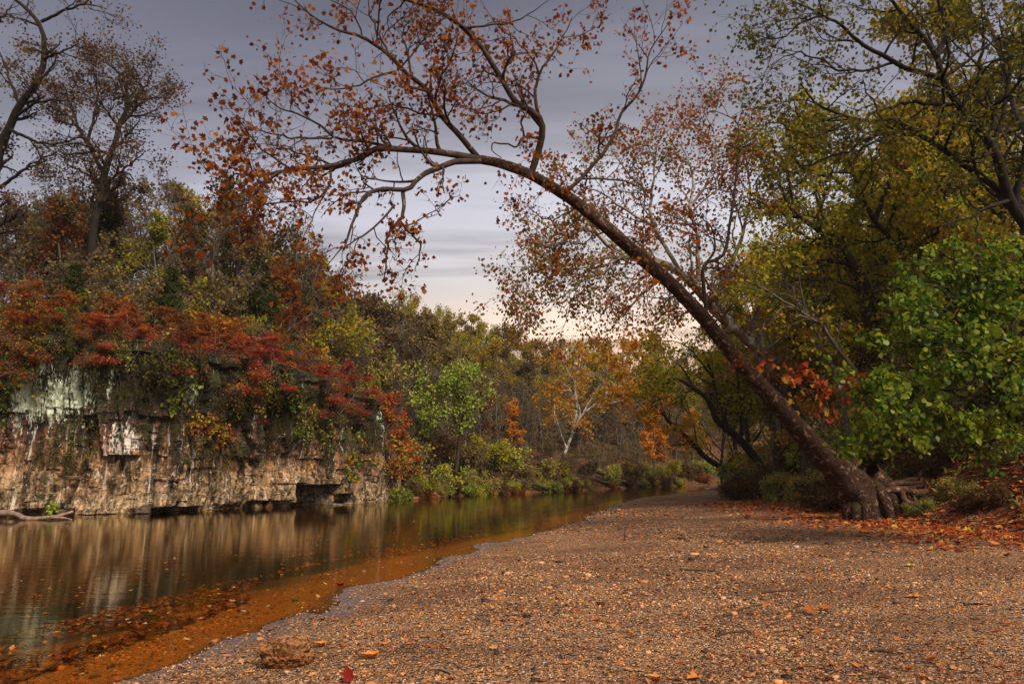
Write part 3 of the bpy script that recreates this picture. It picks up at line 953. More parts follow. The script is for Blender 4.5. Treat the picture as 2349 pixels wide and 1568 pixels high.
# ------------------------------------------------------------------ other traced trees
def traced_tree(name, base, label, cat, limbs, leafm, barkm, twigm, seed, group=None, **kw):
    """limbs: (list of (u,v,Y), r0, r1, density[, overrides])"""
    rng = np.random.default_rng(seed)
    base = np.array(base, float)
    root = empty(name, base, label, cat, group)
    w, c = MB(), MB()
    for L in limbs:
        k = dict(kw)
        if len(L) > 4: k.update(L[4])
        traced(w, c, L[0], L[1], L[2], rng, dens=L[3], jit=.04, **k)
    w.build('trunk', barkm, root, base)
    if c.n: c.build('crown', [leafm, twigm], root, base)
    return root

def gbase(u, v, Y):
    p = P(u, v, Y)
    p[2] = hz(p[0], p[1])
    return p

# pale sycamore behind the leaning one
traced_tree('pale_sycamore', gbase(1850, 1040, 28), 'pale barked sycamore leaning left just behind the big leaning trunk', 'tree', [
    ([(1856, 1090, 28), (1850, 1010, 28), (1817, 938, 27.6), (1778, 883, 27.2), (1724, 790, 26.5), (1657, 731, 26), (1600, 665, 25.5), (1540, 612, 25), (1480, 590, 24.5), (1407, 574, 24), (1362, 529, 23.6), (1322, 529, 23.2), (1272, 569, 23), (1225, 555, 22.8)], .27, .03, 1.5),
    ([(1480, 590, 24.5), (1427, 588, 24), (1372, 594, 23.6), (1327, 614, 23.2), (1287, 624, 23), (1232, 604, 22.8), (1170, 640, 22.6)], .07, .012, 2.3),
    ([(1427, 586, 24), (1390, 620, 23.7), (1330, 650, 23.4), (1270, 690, 23.2), (1210, 700, 23)], .05, .01, 2.4),
    ([(1510, 600, 24.8), (1472, 640, 24.4), (1432, 670, 24.2), (1402, 689, 24), (1375, 730, 24)], .05, .01, 2),
    ([(1600, 665, 25.5), (1560, 690, 25.2), (1520, 720, 25), (1480, 750, 24.8)], .06, .012, 2.2),
    ([(1560, 625, 25.2), (1500, 520, 25), (1490, 450, 24.8), (1500, 380, 24.6), (1480, 320, 24.5)], .09, .012, 1.8),
    ([(1600, 665, 25.5), (1600, 560, 25.2), (1580, 480, 25), (1590, 400, 24.8), (1560, 330, 24.6)], .1, .012, 2),
    ([(1657, 731, 26), (1660, 640, 26), (1700, 540, 26), (1720, 420, 26), (1700, 320, 26)], .1, .012, 2),
    ([(1580, 480, 25), (1630, 400, 25), (1640, 320, 25), (1610, 250, 25)], .06, .01, 2.2),
    ([(1500, 520, 25), (1430, 480, 24.6), (1370, 440, 24.3), (1300, 420, 24)], .06, .01, 2.2),
    ([(1500, 450, 24.8), (1440, 400, 24.6), (1400, 340, 24.4)], .05, .01, 2.2),
], M['pale_leaf'], M['bark_pale'], M['twig_grey'], 21, l1=2.1, k2=5, lf2=.5, k3=4, lf3=.5, lp=8, ls=.13, tmpl=DIAMOND, up=.02, droop=.4, keep=-.5, spread=.2, tipr=.006, f0=.2)

# dark tree reaching in from the right edge
DK = dict(l1=1.5, k2=5, lf2=.6, k3=4, lf3=.55, lp=7, ls=.088, tmpl=DIAMOND, up=.03, droop=.35, keep=-.3, spread=.1, tipr=.0035, f0=.18)
traced_tree('dark_overhanging_tree', gbase(2440, 1000, 15), 'dark leafed tree reaching in from the right edge high over the bank', 'tree', [
    ([(2440, 1020, 15), (2430, 760, 15), (2390, 580, 14.8), (2314, 459, 14.5), (2274, 349, 14.2), (2234, 299, 14), (2189, 235, 13.8), (2159, 180, 13.6), (2149, 130, 13.5), (2114, 80, 13.4), (2074, 40, 13.3), (2030, -20, 13.2)], .17, .025, 2),
    ([(2159, 180, 13.6), (2104, 165, 13.5), (2045, 145, 13.4), (2005, 120, 13.3), (1965, 100, 13.2), (1925, 60, 13.1), (1885, 35, 13), (1810, 0, 12.9)], .06, .01, 2),
    ([(2184, 240, 13.8), (2115, 237, 13.7), (2065, 240, 13.6), (2015, 255, 13.5), (1960, 290, 13.4)], .05, .01, 2),
    ([(2340, 480, 14.6), (2290, 430, 14.6), (2224, 389, 14.5), (2174, 354, 14.4), (2134, 324, 14.3), (2079, 290, 14.2), (2015, 272, 14.1), (1965, 272, 14), (1910, 255, 13.9), (1865, 230, 13.8), (1835, 190, 13.7)], .08, .012, 2.3),
    ([(2110, 308, 14.3), (2015, 310, 14.2), (1965, 335, 14.1), (1890, 370, 14), (1830, 380, 13.9)], .045, .01, 2),
    ([(2149, 130, 13.5), (2165, 70, 13.5), (2150, 0, 13.5)], .06, .02, 2.5),
    ([(2274, 349, 14.2), (2300, 250, 14.2), (2310, 150, 14.2), (2290, 40, 14.2)], .06, .012, 2.3),
    ([(2330, 480, 14.6), (2350, 330, 14.4), (2360, 200, 14.3), (2340, 60, 14.2)], .08, .015, 2.2),
    ([(2200, 250, 13.8), (2240, 180, 13.7), (2250, 90, 13.7), (2220, 10, 13.6)], .05, .01, 2.3),
    ([(1885, 35, 13), (1830, 60, 12.9), (1780, 90, 12.8), (1735, 80, 12.7)], .025, .008, 2.6),
    ([(2045, 145, 13.4), (1980, 160, 13.3), (1900, 150, 13.2), (1830, 120, 13.1), (1770, 150, 13)], .03, .008, 2.6),
    ([(1965, 272, 14), (1900, 300, 13.9), (1840, 310, 13.8), (1780, 280, 13.7), (1740, 300, 13.6)], .03, .008, 2.4),
    ([(2159, 180, 13.6), (2230, 130, 13.5), (2290, 90, 13.5), (2350, 100, 13.4)], .04, .01, 2.4),
    ([(2314, 459, 14.5), (2280, 470, 14.3), (2220, 500, 14.2), (2150, 520, 14.1)], .05, .01, 1.8),
], M['dark_leaf'], M['bark_black'], M['twig_dark'], 22, **DK)

# forked dark trunk in the olive wood
traced_tree('dark_forked_tree', gbase(2060, 985, 25), 'dark forked trunk leaning left behind the bright green bush', 'tree', [
    ([(2062, 1030, 25), (2048, 926, 25), (2040, 860, 25), (2020, 801, 24.8), (1993, 739, 24.6), (1980, 664, 24.4), (1965, 619, 24.3), (1925, 564, 24), (1875, 529, 23.8), (1815, 479, 23.6), (1780, 400, 23.4)], .3, .03, 1.6),
    ([(2030, 830, 24.9), (2060, 700, 25), (2065, 589, 25), (2000, 504, 24.8), (1978, 460, 24.6), (1950, 380, 24.4), (1930, 300, 24.2)], .17, .02, 1.9),
    ([(2005, 508, 24.8), (2030, 440, 24.6), (2040, 370, 24.5), (2060, 290, 24.4)], .1, .015, 2),
    ([(1978, 460, 24.6), (1910, 410, 24.4), (1850, 390, 24.2), (1790, 330, 24)], .07, .012, 2.2),
    ([(1980, 664, 24.4), (1900, 640, 24.2), (1830, 640, 24), (1760, 600, 23.8)], .07, .012, 2.2),
    ([(2063, 640, 25), (2130, 560, 25), (2170, 470, 25), (2200, 400, 25)], .09, .012, 2.2),
    ([(2062, 600, 25), (2100, 500, 25), (2110, 400, 25), (2130, 320, 25)], .08, .012, 2.2),
    ([(1925, 564, 24), (1880, 480, 24), (1860, 420, 24), (1830, 300, 24)], .07, .012, 2.2),
], M['olive_leaf'], M['bark_dark'], M['twig_dark'], 23, l1=2.2, k2=6, lf2=.5, k3=4, lf3=.5, lp=8, ls=.15, tmpl=DIAMOND, up=.03, droop=.3, keep=-.35, spread=.16, tipr=.006, f0=.2)

# slender leaning trees farther up the bank
SL = dict(l1=1.9, k2=5, lf2=.55, k3=4, lf3=.5, lp=8, ls=.18, tmpl=DIAMOND, up=-.01, droop=.5, keep=-.3, spread=.12, tipr=.008, f0=.3)
traced_tree('slender_leaning_tree', gbase(1688, 1095, 42), 'slender dark tree leaning low over the water beyond the bank bushes', 'tree', [
    ([(1700, 1108, 42), (1685, 1090, 42), (1626, 1051, 41.5), (1595, 1024, 41), (1560, 990, 40.5), (1529, 961, 40), (1500, 926, 39.5), (1460, 905, 39)], .2, .04, .9),
    ([(1510, 938, 39.6), (1480, 890, 39), (1440, 868, 38.5), (1400, 870, 38)], .08, .015, 1.6),
    ([(1529, 961, 40), (1500, 880, 39.5), (1470, 830, 39), (1440, 800, 38.6)], .08, .015, 1.8),
    ([(1600, 1028, 41), (1590, 980, 41), (1575, 930, 41), (1560, 880, 41)], .05, .012, 1.5),
], M['gold_leaf'], M['bark_dark'], M['twig_dark'], 24, **SL)
traced_tree('arching_tree', gbase(1735, 1060, 36), 'arching multi stemmed tree with red creeper left of the big leaning trunk', 'tree', [
    ([(1745, 1080, 36), (1735, 1055, 36), (1699, 1012, 35.7), (1668, 985, 35.4), (1645, 965, 35.2), (1629, 922, 35), (1590, 887, 34.6), (1543, 868, 34.2), (1505, 900, 34)], .24, .03, .9),
    ([(1668, 985, 35.4), (1652, 922, 35.2), (1637, 870, 35), (1610, 800, 34.8)], .12, .02, 1.6),
    ([(1699, 1012, 35.7), (1700, 940, 35.6), (1690, 880, 35.5), (1700, 800, 35.4)], .1, .02, 1.6),
    ([(1590, 887, 34.6), (1560, 840, 34.4), (1520, 820, 34.2), (1480, 850, 34)], .06, .015, 1.8),
    ([(1637, 870, 35), (1580, 800, 34.6), (1540, 780, 34.4)], .06, .015, 1.6),
], M['olive_leaf'], M['bark_dark'], M['twig_dark'], 25, **SL)

# thin saplings right of centre
for k, (lst, lab) in enumerate([
    ([(2000, 975, 23), (1971, 868, 22.8), (1920, 800, 22.6), (1880, 750, 22.4), (1775, 675, 22), (1700, 640, 21.8)], 'thin brown sapling slanting left between the two dark trunks'),
    ([(1948, 1010, 24), (1930, 920, 24), (1905, 830, 23.8), (1850, 720, 23.6), (1830, 620, 23.5)], 'thin brown sapling standing just right of the big leaning trunk'),
    ([(1790, 1010, 30), (1770, 900, 30), (1765, 800, 30), (1740, 700, 30)], 'thin upright stem seen above the middle of the big leaning trunk')]):
    traced_tree('sapling', gbase(lst[0][0], lst[0][1], lst[0][2]), lab, 'sapling', [(lst, .09, .015, 2.2)], M['olive_leaf'], M['bark_grey'], M['twig_dark'], 30 + k,
                l1=1.3, k2=4, lf2=.55, k3=3, lf3=.5, lp=5, ls=.16, up=.03, keep=-.3, spread=.1, tipr=.006, f0=.35)

# red-leaved sapling beside the trunk
traced_tree('red_leaved_sapling', gbase(1925, 1050, 22), 'small sapling of scarlet and yellow leaves just behind the leaning trunk', 'sapling', [
    ([(1930, 1060, 22), (1910, 980, 22), (1890, 920, 22), (1870, 860, 22)], .05, .01, 3),
    ([(1905, 970, 22), (1880, 930, 22), (1840, 890, 22), (1790, 860, 22)], .03, .008, 3.5),
    ([(1900, 950, 22), (1930, 900, 22), (1950, 870, 22)], .03, .008, 3)],
    M['fire_leaf'], M['bark_dark'], M['twig_dark'], 40, l1=.7, k2=4, lf2=.6, k3=2, lf3=.6, lp=2, ls=.18, tmpl=LOBED, keep=-.2, spread=.06, f0=.3)

# bright green broad-leaved bush on the right
gl_ = []
rb = np.random.default_rng(5)
for (u, v, y) in [(2025, 800, 12.6), (2010, 1000, 12.4), (2120, 660, 12.8), (2240, 615, 13), (2050, 900, 12.0), (2300, 640, 12.6), (2080, 760, 12.4), (2160, 820, 12.0), (2250, 880, 11.8), (2020, 850, 12.8),
                  (2090, 950, 12.2), (2180, 720, 12.8), (2280, 790, 11.8), (2050, 990, 12.6), (2340, 720, 12.2), (2140, 600, 13), (2330, 580, 12.8), (2060, 690, 12.8), (1985, 860, 12.8)]:
    s = (2420 + rb.uniform(-30, 60), 1010 + rb.uniform(-40, 60), 12.6)
    mid = ((s[0] * .55 + u * .45), min(s[1] * .5 + v * .5 - 60, (s[1] + v) / 2 - 20), (s[2] + y) / 2)
    gl_.append(([s, mid, (u * .85 + mid[0] * .15, v - 15, y), (u - 15, v + 22, y - .1)], .05, .006, 3.4))
traced_tree('green_bush', gbase(2430, 1040, 12.6), 'bright green bush of broad leaves bulging in from the right edge', 'bush', gl_, M['green_leaf'], M['bark_dark'], M['twig_dark'], 41,
            l1=.7, k2=4, lf2=.65, k3=3, lf3=.6, lp=6, ls=.105, tmpl=OVAL, up=-.02, droop=.45, keep=-.12, keepscale=1.5, spread=.06, tipr=.0035, f0=.2, flatleaf=False)

# far bank: white sycamore, lime tree, orange maples
traced_tree('white_sycamore', gbase(1275, 1090, 58), 'white trunked sycamore with golden leaves leaning right from the far bank', 'tree', [
    ([(1262, 1105, 58), (1278, 1083, 58), (1297, 1036, 58), (1313, 993, 58), (1329, 954, 58), (1360, 930, 57.6), (1395, 907, 57.2), (1440, 870, 57)], .16, .04, .9),
    ([(1313, 993, 58), (1322, 935, 58), (1318, 900, 58), (1320, 862, 58), (1338, 838, 58), (1345, 810, 58)], .14, .04, 1.2),
    ([(1320, 880, 58), (1300, 850, 58), (1290, 820, 58)], .06, .02, 1.6),
    ([(1360, 930, 57.6), (1400, 925, 57.2), (1440, 915, 57)], .1, .03, 1.4),
    ([(1338, 945, 58), (1370, 890, 57.6), (1390, 850, 57.4), (1400, 820, 57.2)], .08, .02, 1.6),
    ([(1300, 1030, 58), (1275, 960, 58), (1270, 920, 58)], .07, .02, 1.4),
], M['gold_leaf'], M['bark_white'], M['twig_grey'], 50, l1=2.0, k2=5, lf2=.55, k3=4, lf3=.5, lp=8, ls=.2, up=.02, keep=-.18, spread=.2, tipr=.012, f0=.35)
traced_tree('lime_tree', gbase(1046, 1075, 48), 'lone lime green tree standing on the far bank below the brown hillside', 'tree', [
    ([(1046, 1085, 48), (1050, 1040, 48), (1055, 985, 48), (1064, 940, 48), (1060, 900, 48), (1050, 850, 48)], .14, .03, 2.0),
    ([(1056, 980, 48), (1020, 940, 48), (990, 915, 48), (965, 900, 48)], .06, .015, 2.6), ([(1062, 945, 48), (1085, 920, 48), (1105, 905, 48)], .05, .015, 2.8),
    ([(1060, 925, 48), (1030, 890, 48), (1010, 865, 48)], .05, .015, 2.8), ([(1060, 900, 48), (1080, 870, 48), (1090, 850, 48)], .05, .015, 2.8), ([(1058, 960, 48), (1030, 955, 48), (1000, 955, 48), (975, 965, 48)], .04, .012, 2.6)],
    M['lime_leaf'], M['bark_dark'], M['twig_dark'], 51, l1=1.5, k2=5, lf2=.55, k3=4, lf3=.5, lp=5, ls=.2, up=.02, keep=-.3, keepscale=.8, spread=.16, tipr=.01, f0=.3)

# ------------------------------------------------------------------ tree kinds that repeat
def make_kind(name, cat, seed, H, r0, leafm, barkm, twigm, n1=10, la=(.3, 1.0), ang=52, l1f=.42, lean=.05, stems=1, up1=.08, trunk_wander=.05, rootname=None, **kw):
    rng = np.random.default_rng(seed)
    root = empty(name, (0, 0, 0), 'x x x x', cat)
    w, c = MB(), MB()
    for s in range(stems):
        st = np.array([[rng.normal() * .12 * (stems > 1), rng.normal() * .12 * (stems > 1), -.25]])
        d = np.array([[rng.normal() * (lean + .45 * (stems > 1)), rng.normal() * (lean + .45 * (stems > 1)), 1.0]])
        h = H * (rng.uniform(.7, 1.05) if stems > 1 else 1)
        t = grow(rng, st, d, np.array([h]), 14, trunk_wander, .02)
        tr_ = r0 * np.linspace(1, .12, 14)[None] ** .9
        tr_[0, 0] *= 1.25
        tubes(w, t, tr_, 7)
        p, d, ln, r = spawn(rng, t, tr_, np.array([h]), n1, la[0], la[1], ang, 10, l1f, .6, taperlen=.75)
        b = grow(rng, p, d, ln, 10, .16, up1)
        r = taper(np.clip(r, .01, None), 10, .25)
        tubes(w, b, r, 5)
        foliate(w, c, b, r, ln, rng, **kw)
    w.build('trunk', barkm, root)
    c.build('crown', [leafm, twigm], root)
    return root

class Kind:
    def __init__(self, *a, **k):
        self.a, self.k, self.root, self.used = a, k, None, False
    def put(self, loc, rotz, scale, label, group=None, mat=None):
        if self.root is None:
            self.root = make_kind(*self.a, **self.k)
        if not self.used:
            self.used = True
            r = self.root
            place(r, loc, rotz, scale)
            if 'group' in r: del r['group']
            r['label'] = label
            if group: r['group'] = group
            if mat: recolour(r, mat)
            return r
        r = dup(self.root, loc, rotz, scale, label, None, None)
        if 'group' in r: del r['group']
        if group: r['group'] = group
        for c, s in zip(r.children, self.root.children):
            for sl in c.material_slots: pass
        if mat: recolour(r, mat)
        return r

K = {}
for i in (0, 1):
    K['bare', i] = Kind('bare_tree', 'tree', 100 + i, 10, .15, M['brown_leaf'], M['bark_grey'], M['twig_grey'], n1=13, la=(.22, 1), ang=46, l1f=.42, k1=6, k2=5, k3=5, lf3=.55, lp=1, ls=.17, bare=.55, up=.05, wander=.16, tipr=.009, spread=.1)
    K['oak', i] = Kind('oak_tree', 'tree', 110 + i, 12, .2, M['olive_leaf'], M['bark_dark'], M['twig_dark'], n1=15, la=(.25, 1), ang=66, l1f=.5, up1=.03, k1=6, k2=5, k3=3, lp=6, ls=.27, keep=-.15, keepscale=.45, up=.03, tipr=.012, spread=.24)
    K['russet', i] = Kind('russet_tree', 'tree', 120 + i, 9, .13, M['russet_leaf'], M['bark_grey'], M['twig_grey'], n1=12, la=(.2, 1), ang=50, l1f=.42, k1=6, k2=5, k3=4, lp=3, ls=.2, keep=-.1, keepscale=.5, up=.04, tipr=.009, spread=.15)
    K['wood', i] = Kind('bank_tree', 'tree', 130 + i, 15, .2, M['olive_leaf'], M['bark_dark'], M['twig_dark'], n1=15, la=(.22, 1), ang=55, l1f=.38, k1=8, k2=5, k3=4, lp=8, ls=.17, keep=-.1, keepscale=.6, up=.02, lean=.12, trunk_wander=.07, tipr=.008, spread=.18)
    K['red', i] = Kind('red_shrub', 'shrub', 140 + i, 3.4, .05, M['red_leaf'], M['bark_grey'], M['twig_grey'], n1=8, la=(.25, 1), ang=68, l1f=.75, stems=2, k1=6, k2=4, k3=3, lp=9, ls=.09, tmpl=DIAMOND, keep=-.08, keepscale=1.2, up=-.02, up1=-.01, flat=.85, flatleaf=True, tipr=.006, spread=.11)
    K['shrub', i] = Kind('bank_shrub', 'shrub', 150 + i, 1.9, .03, M['shrub_leaf'], M['bark_grey'], M['twig_grey'], n1=6, la=(.2, 1), ang=45, l1f=.65, stems=5, k1=4, k2=4, k3=2, lp=5, ls=.13, keep=-.05, keepscale=1.1, up=.05, tipr=.006, spread=.12)
    K['weed', i] = Kind('bank_weed', 'plant', 160 + i, 1.1, .014, M['grass_leaf'], M['twig_grey'], M['twig_grey'], n1=5, la=(.15, 1), ang=30, l1f=.6, stems=12, k1=3, k2=3, k3=2, lp=6, ls=.13, tmpl=SLIM, keep=-.4, keepscale=1.5, up=.12, tipr=.004, spread=.1)
    K['brush', i] = Kind('bare_shrub', 'shrub', 170 + i, 3.2, .035, M['brown_leaf'], M['bark_grey'], M['twig_grey'], n1=8, la=(.15, 1), ang=42, l1f=.6, stems=5, k1=5, k2=4, k3=4, lp=1, ls=.12, bare=.5, up=.03, wander=.2, tipr=.007, spread=.08)
K['maple', 0] = Kind('maple_tree', 'tree', 180, 8, .12, M['orange_leaf'], M['bark_dark'], M['twig_dark'], n1=14, la=(.18, 1), ang=66, l1f=.42, k1=6, k2=5, k3=3, lp=6, ls=.26, keep=-.3, keepscale=.7, up=0, flat=.5, tipr=.01, spread=.2)

def cedar_kind():
    rng = np.random.default_rng(190)
    root = empty('cedar_tree', (0, 0, 0), 'x x x x', 'tree')
    w, c = MB(), MB()
    H = 6.0
    t = grow(rng, np.array([[0, 0, -.2]]), np.array([[.03, .02, 1]]), np.array([H]), 12, .03, .05)
    tr_ = .1 * np.linspace(1, .1, 12)[None]
    tubes(w, t, tr_, 7)
    p, d, ln, r = spawn(rng, t, tr_, np.array([H]), 60, .1, 1, 70, 10, .28, .5, taperlen=.95)
    b = grow(rng, p, d, ln, 6, .12, .08)
    rr = taper(np.clip(r, .006, None), 6, .3)
    tubes(w, b, rr, 4)
    q, dd, l2, r2 = spawn(rng, b, rr, ln, 14, .1, 1, 45, 15, .45, .5)
    b2 = grow(rng, q, dd, l2, 4, .2, .05)
    tubes(c, b2, taper(np.full(len(b2), .008), 4, .4), 3, 1)
    pos = np.repeat(b2[:, 1:].reshape(-1, 3), 5, 0) + rng.normal(size=(len(b2) * 15, 3)) * .07
    leaves(c, pos, rng.normal(size=pos.shape) + np.array([0, 0, .4]), rng.uniform(.08, .2, len(pos)), SLIM, rng)
    w.build('trunk', M['bark_dark'], root)
    c.build('crown', [M['cedar_leaf'], M['twig_dark']], root)
    return root
class CedarKind(Kind):
    def put(self, *a, **k):
        if self.root is None: self.root = cedar_kind()
        return super().put(*a, **k)
K['cedar', 0] = CedarKind()
K['cedar', 1] = K['cedar', 0]

R = np.random.default_rng(77)
ORD = ['first', 'second', 'third', 'fourth', 'fifth', 'sixth', 'seventh', 'eighth', 'ninth', 'tenth', 'eleventh', 'twelfth', 'thirteenth', 'fourteenth', 'fifteenth', 'sixteenth',
       'seventeenth', 'eighteenth', 'nineteenth', 'twentieth', 'twenty-first', 'twenty-second', 'twenty-third', 'twenty-fourth', 'twenty-fifth', 'twenty-sixth', 'twenty-seventh', 'twenty-eighth', 'twenty-ninth', 'thirtieth'] + ['thirty-' + x for x in ('first', 'second', 'third', 'fourth', 'fifth', 'sixth', 'seventh', 'eighth', 'ninth')] + ['fortieth'] + ['forty-' + x for x in ('first', 'second', 'third', 'fourth', 'fifth', 'sixth', 'seventh', 'eighth', 'ninth')] + ['fiftieth'] + ['fifty-' + x for x in ('first', 'second', 'third', 'fourth', 'fifth', 'sixth')]

def row(kind, spots, phrase, group, mats=None):
    """spots sorted left to right as seen, each named by its rank"""
    spots = sorted(spots, key=lambda q: q[0][0] / max(q[0][1], 1))
    for i, (loc, sc) in enumerate(spots):
        K[kind, i % 2].put(loc, R.uniform(0, 6.28), sc, phrase.format(ORD[min(i, len(ORD) - 1)]), group, mats[i % len(mats)] if mats else None)

def on_slope(s, d, dz=-.1):
    x, y, _, _ = on_left(s, d)
    return np.array([x, y, hz(x, y) + dz])

def at_u(u, d, dz=-.1):
    """point d metres inland of the left bank, seen at picture column u"""
    best = None
    for s in np.arange(S_END - 50, LARC[-1] - 2, .4):
        x, y, _, _ = on_left(s, d)
        if y < 4: continue
        e = abs(CU + FPX * x / (y * cp) - u)
        if best is None or e < best[0]: best = (e, s)
    return on_slope(best[1], d, dz)

# --- trees traced at upper left
lt = at_u(-60, 4)
traced_tree('tall_left_tree', lt, 'tall dark tree at the left edge with sparse leaves against the sky', 'tree', [
    ([(-70, 720, 29), (-45, 520, 29), (-15, 400, 28.8), (0, 329, 28.6), (20, 295, 28.4), (45, 240, 28.2), (75, 205, 28), (95, 165, 27.9), (100, 120, 27.8), (95, 65, 27.6), (60, 20, 27.5), (20, -10, 27.4)], .26, .05, 1.0),
    ([(98, 135, 27.8), (140, 120, 27.6), (180, 100, 27.5)], .07, .02, 1.6), ([(95, 50, 27.7), (150, 25, 27.5), (200, 10, 27.4), (240, 20, 27.3)], .07, .015, 1.6),
    ([(20, 295, 28.4), (70, 320, 28.2), (120, 330, 28), (170, 320, 27.8)], .08, .02, 1.2), ([(45, 240, 28.2), (20, 180, 28.2), (0, 120, 28.2)], .08, .02, 1.4),
    ([(30, 270, 28.3), (90, 235, 28), (150, 230, 27.8), (180, 240, 27.7)], .07, .02, 1.3), ([(0, 430, 29), (40, 400, 28.8), (80, 370, 28.6), (130, 350, 28.4)], .08, .02, 1.2),
    ([(-10, 60, 28), (30, 10, 28)], .06, .02, 1.5)],
    M['dusk_leaf'], M['bark_black'], M['twig_dark'], 60, l1=1.7, k2=5, lf2=.55, k3=4, lf3=.5, lp=6, ls=.12, up=.05, keep=-.2, keepscale=.7, spread=.18, tipr=.008, f0=.2)
rt = at_u(215, 5)
traced_tree('round_crowned_tree', rt, 'round crowned oak of brown leaves rising above the cliff right of the edge tree', 'tree', [
    ([(205, 640, 33), (215, 520, 33), (235, 420, 33), (262, 330, 33), (272, 290, 33), (290, 260, 33), (292, 215, 33), (280, 170, 33)], .24, .05, 1.4),
    ([(272, 290, 33), (310, 250, 33), (345, 225, 33), (385, 225, 33)], .09, .02, 2), ([(240, 400, 33), (200, 330, 33), (170, 270, 33), (150, 200, 33)], .11, .02, 1.8),
    ([(290, 255, 33), (330, 200, 33), (350, 160, 33)], .08, .02, 2), ([(200, 330, 33), (220, 240, 33), (220, 160, 33)], .08, .02, 2), ([(232, 430, 33), (280, 390, 33), (330, 350, 33)], .08, .02, 2),
    ([(180, 290, 33), (140, 280, 33), (110, 260, 33)], .06, .02, 2), ([(235, 420, 33), (180, 390, 33), (140, 370, 33)], .07, .02, 2), ([(288, 240, 33), (270, 170, 33), (240, 130, 33)], .06, .02, 2)],
    M['dusk_leaf'], M['bark_black'], M['twig_dark'], 61, l1=1.9, k2=6, lf2=.55, k3=4, lf3=.5, lp=9, ls=.13, up=.05, keep=-.25, keepscale=.8, spread=.22, tipr=.008, f0=.2)

# --- red shrubs overhanging the cliff
def on_rim(u, d=-.1, drop=.5):
    p = at_u(u, d)
    p[2] = cliff_top(polydist(LEFT, p[:1], p[1:2])[1])[0] - drop - .25
    return p
row('red', [(on_rim(u, -.2 + .3 * (i % 2), dr), s) for i, (u, dr, s) in enumerate([(200, .2, .6), (255, .5, .7), (320, .7, .75), (385, .5, .7), (440, .8, .8), (500, .6, .75), (545, .8, .8), (600, .7, .75), (650, .9, .8), (700, .7, .75), (750, .8, .8), (800, .8, .75), (845, .6, .7), (875, .5, .6)])],
    '{} from the left of the low crimson sprays hanging over the rim', 'crimson sprays hanging over the rim', [M['red_leaf'], M['fire_leaf'], M['red_leaf'], M['russet_leaf']])
row('red', [(on_rim(u, -.2, dr), s) for u, dr, s in [(-20, .8, .8), (30, 1.6, .7), (60, .5, .7), (110, .8, .7), (150, .4, .6)]], '{} from the left of the orange sprays hanging over the left rim', 'orange sprays hanging over the rim', [M['fire_leaf'], M['ivy_leaf']])
row('red', [(at_u(u, d), s) for u, d, s in [(200, 1.5, .62), (250, 2.0, .68), (300, 1.5, .72), (350, 2.2, .72), (395, 1.5, .7), (440, 2.2, .75), (490, 1.5, .7), (530, 2.2, .75), (580, 1.5, .7), (630, 2.2, .75), (680, 1.6, .72), (725, 2.2, .72), (770, 1.6, .7), (815, 2.0, .7), (860, 1.4, .62)]],
    '{} from the left of the crimson shrubs overhanging the rock face', 'crimson shrubs along the cliff edge')
row('red', [(at_u(u, d), s) for u, d, s in [(-40, 2, .95), (10, 1.8, .85), (60, 2.4, .9), (110, 1.7, .8), (160, 2.2, .75)]], '{} from the left of the fiery orange shrubs at the left edge', 'fiery shrubs at the left edge', [M['fire_leaf']])
row('red', [(at_u(u, d), s) for u, d, s in [(250, 5.5, .8), (420, 6, .8), (600, 6, .8), (760, 5.5, .8)]], '{} from the left of the rusty shrubs behind the crimson ones', 'rusty shrubs on the slope', [M['russet_leaf'], M['fire_leaf']])
# --- wood above the cliff
row('bare', [(at_u(u, d), s) for u, d, s in [(60, 7, .75), (130, 10, .8), (310, 7, .8), (380, 12, .85), (470, 6, .75), (540, 11, .95), (640, 6, .8), (720, 9, .85), (790, 5, .72), (850, 8, .72), (905, 6, .66), (950, 9, .66)]],
    '{} from the left of the bare grey trees standing above the cliff', 'bare trees above the cliff')
row('russet', [(at_u(u, d), s) for u, d, s in [(20, 5, .8), (110, 4.5, .75), (260, 9, .85), (345, 5, .7), (510, 8, .8), (600, 4.5, .7), (680, 7, .85), (760, 8, .8), (830, 4, .65), (890, 4, .55)]],
    '{} from the left of the russet leaved trees above the cliff', 'russet trees above the cliff', [M['russet_leaf'], M['brown_leaf'], M['dusk_leaf'], M['olive_leaf'], M['shrub_leaf']])
row('oak', [(at_u(u, d), s) for u, d, s in [(410, 10, .68), (520, 15, .85), (655, 16, 1.0), (590, 9, .7), (740, 13, .85), (800, 12, .7)]],
    '{} from the left of the olive crowned trees topping the cliff wood', 'olive trees above the cliff')
row('bare', [(at_u(u, d), s) for u, d, s in [(-90, 14, .7), (-50, 20, .75), (-10, 24, .75), (20, 20, .7), (60, 16, .7), (100, 22, .75), (140, 17, .7), (30, 12, .65), (190, 8, .8), (250, 13, .85), (420, 15, .85), (450, 9, .75), (500, 14, .9), (570, 7, .75), (610, 13, .85), (670, 12, .8), (705, 15, .8), (765, 12, .8), (815, 10, .75), (830, 15, .8), (880, 11, .75), (915, 10, .7), (940, 14, .7), (980, 12, .7), (870, 4, .6), (930, 4, .6)]],
    '{} from the left of the slim grey trees packed behind those at the cliff edge', 'slim grey trees up the slope')
row('oak', [(at_u(u, d), s) for u, d, s in [(540, 8, .85), (600, 10, .92), (645, 7, .8), (700, 9, .95), (750, 7, .82), (790, 10, .95), (845, 8, .88), (880, 10, .95), (925, 8, .9), (960, 11, .95), (1000, 9, .85)]],
    '{} from the left of the tall round crowned trees right of the cliff', 'tall trees on the shoulder', [M['dusk_leaf'], M['brown_leaf'], M['olive_leaf'], M['brown_leaf'], M['grass_leaf'], M['dusk_leaf'], M['brown_leaf']])
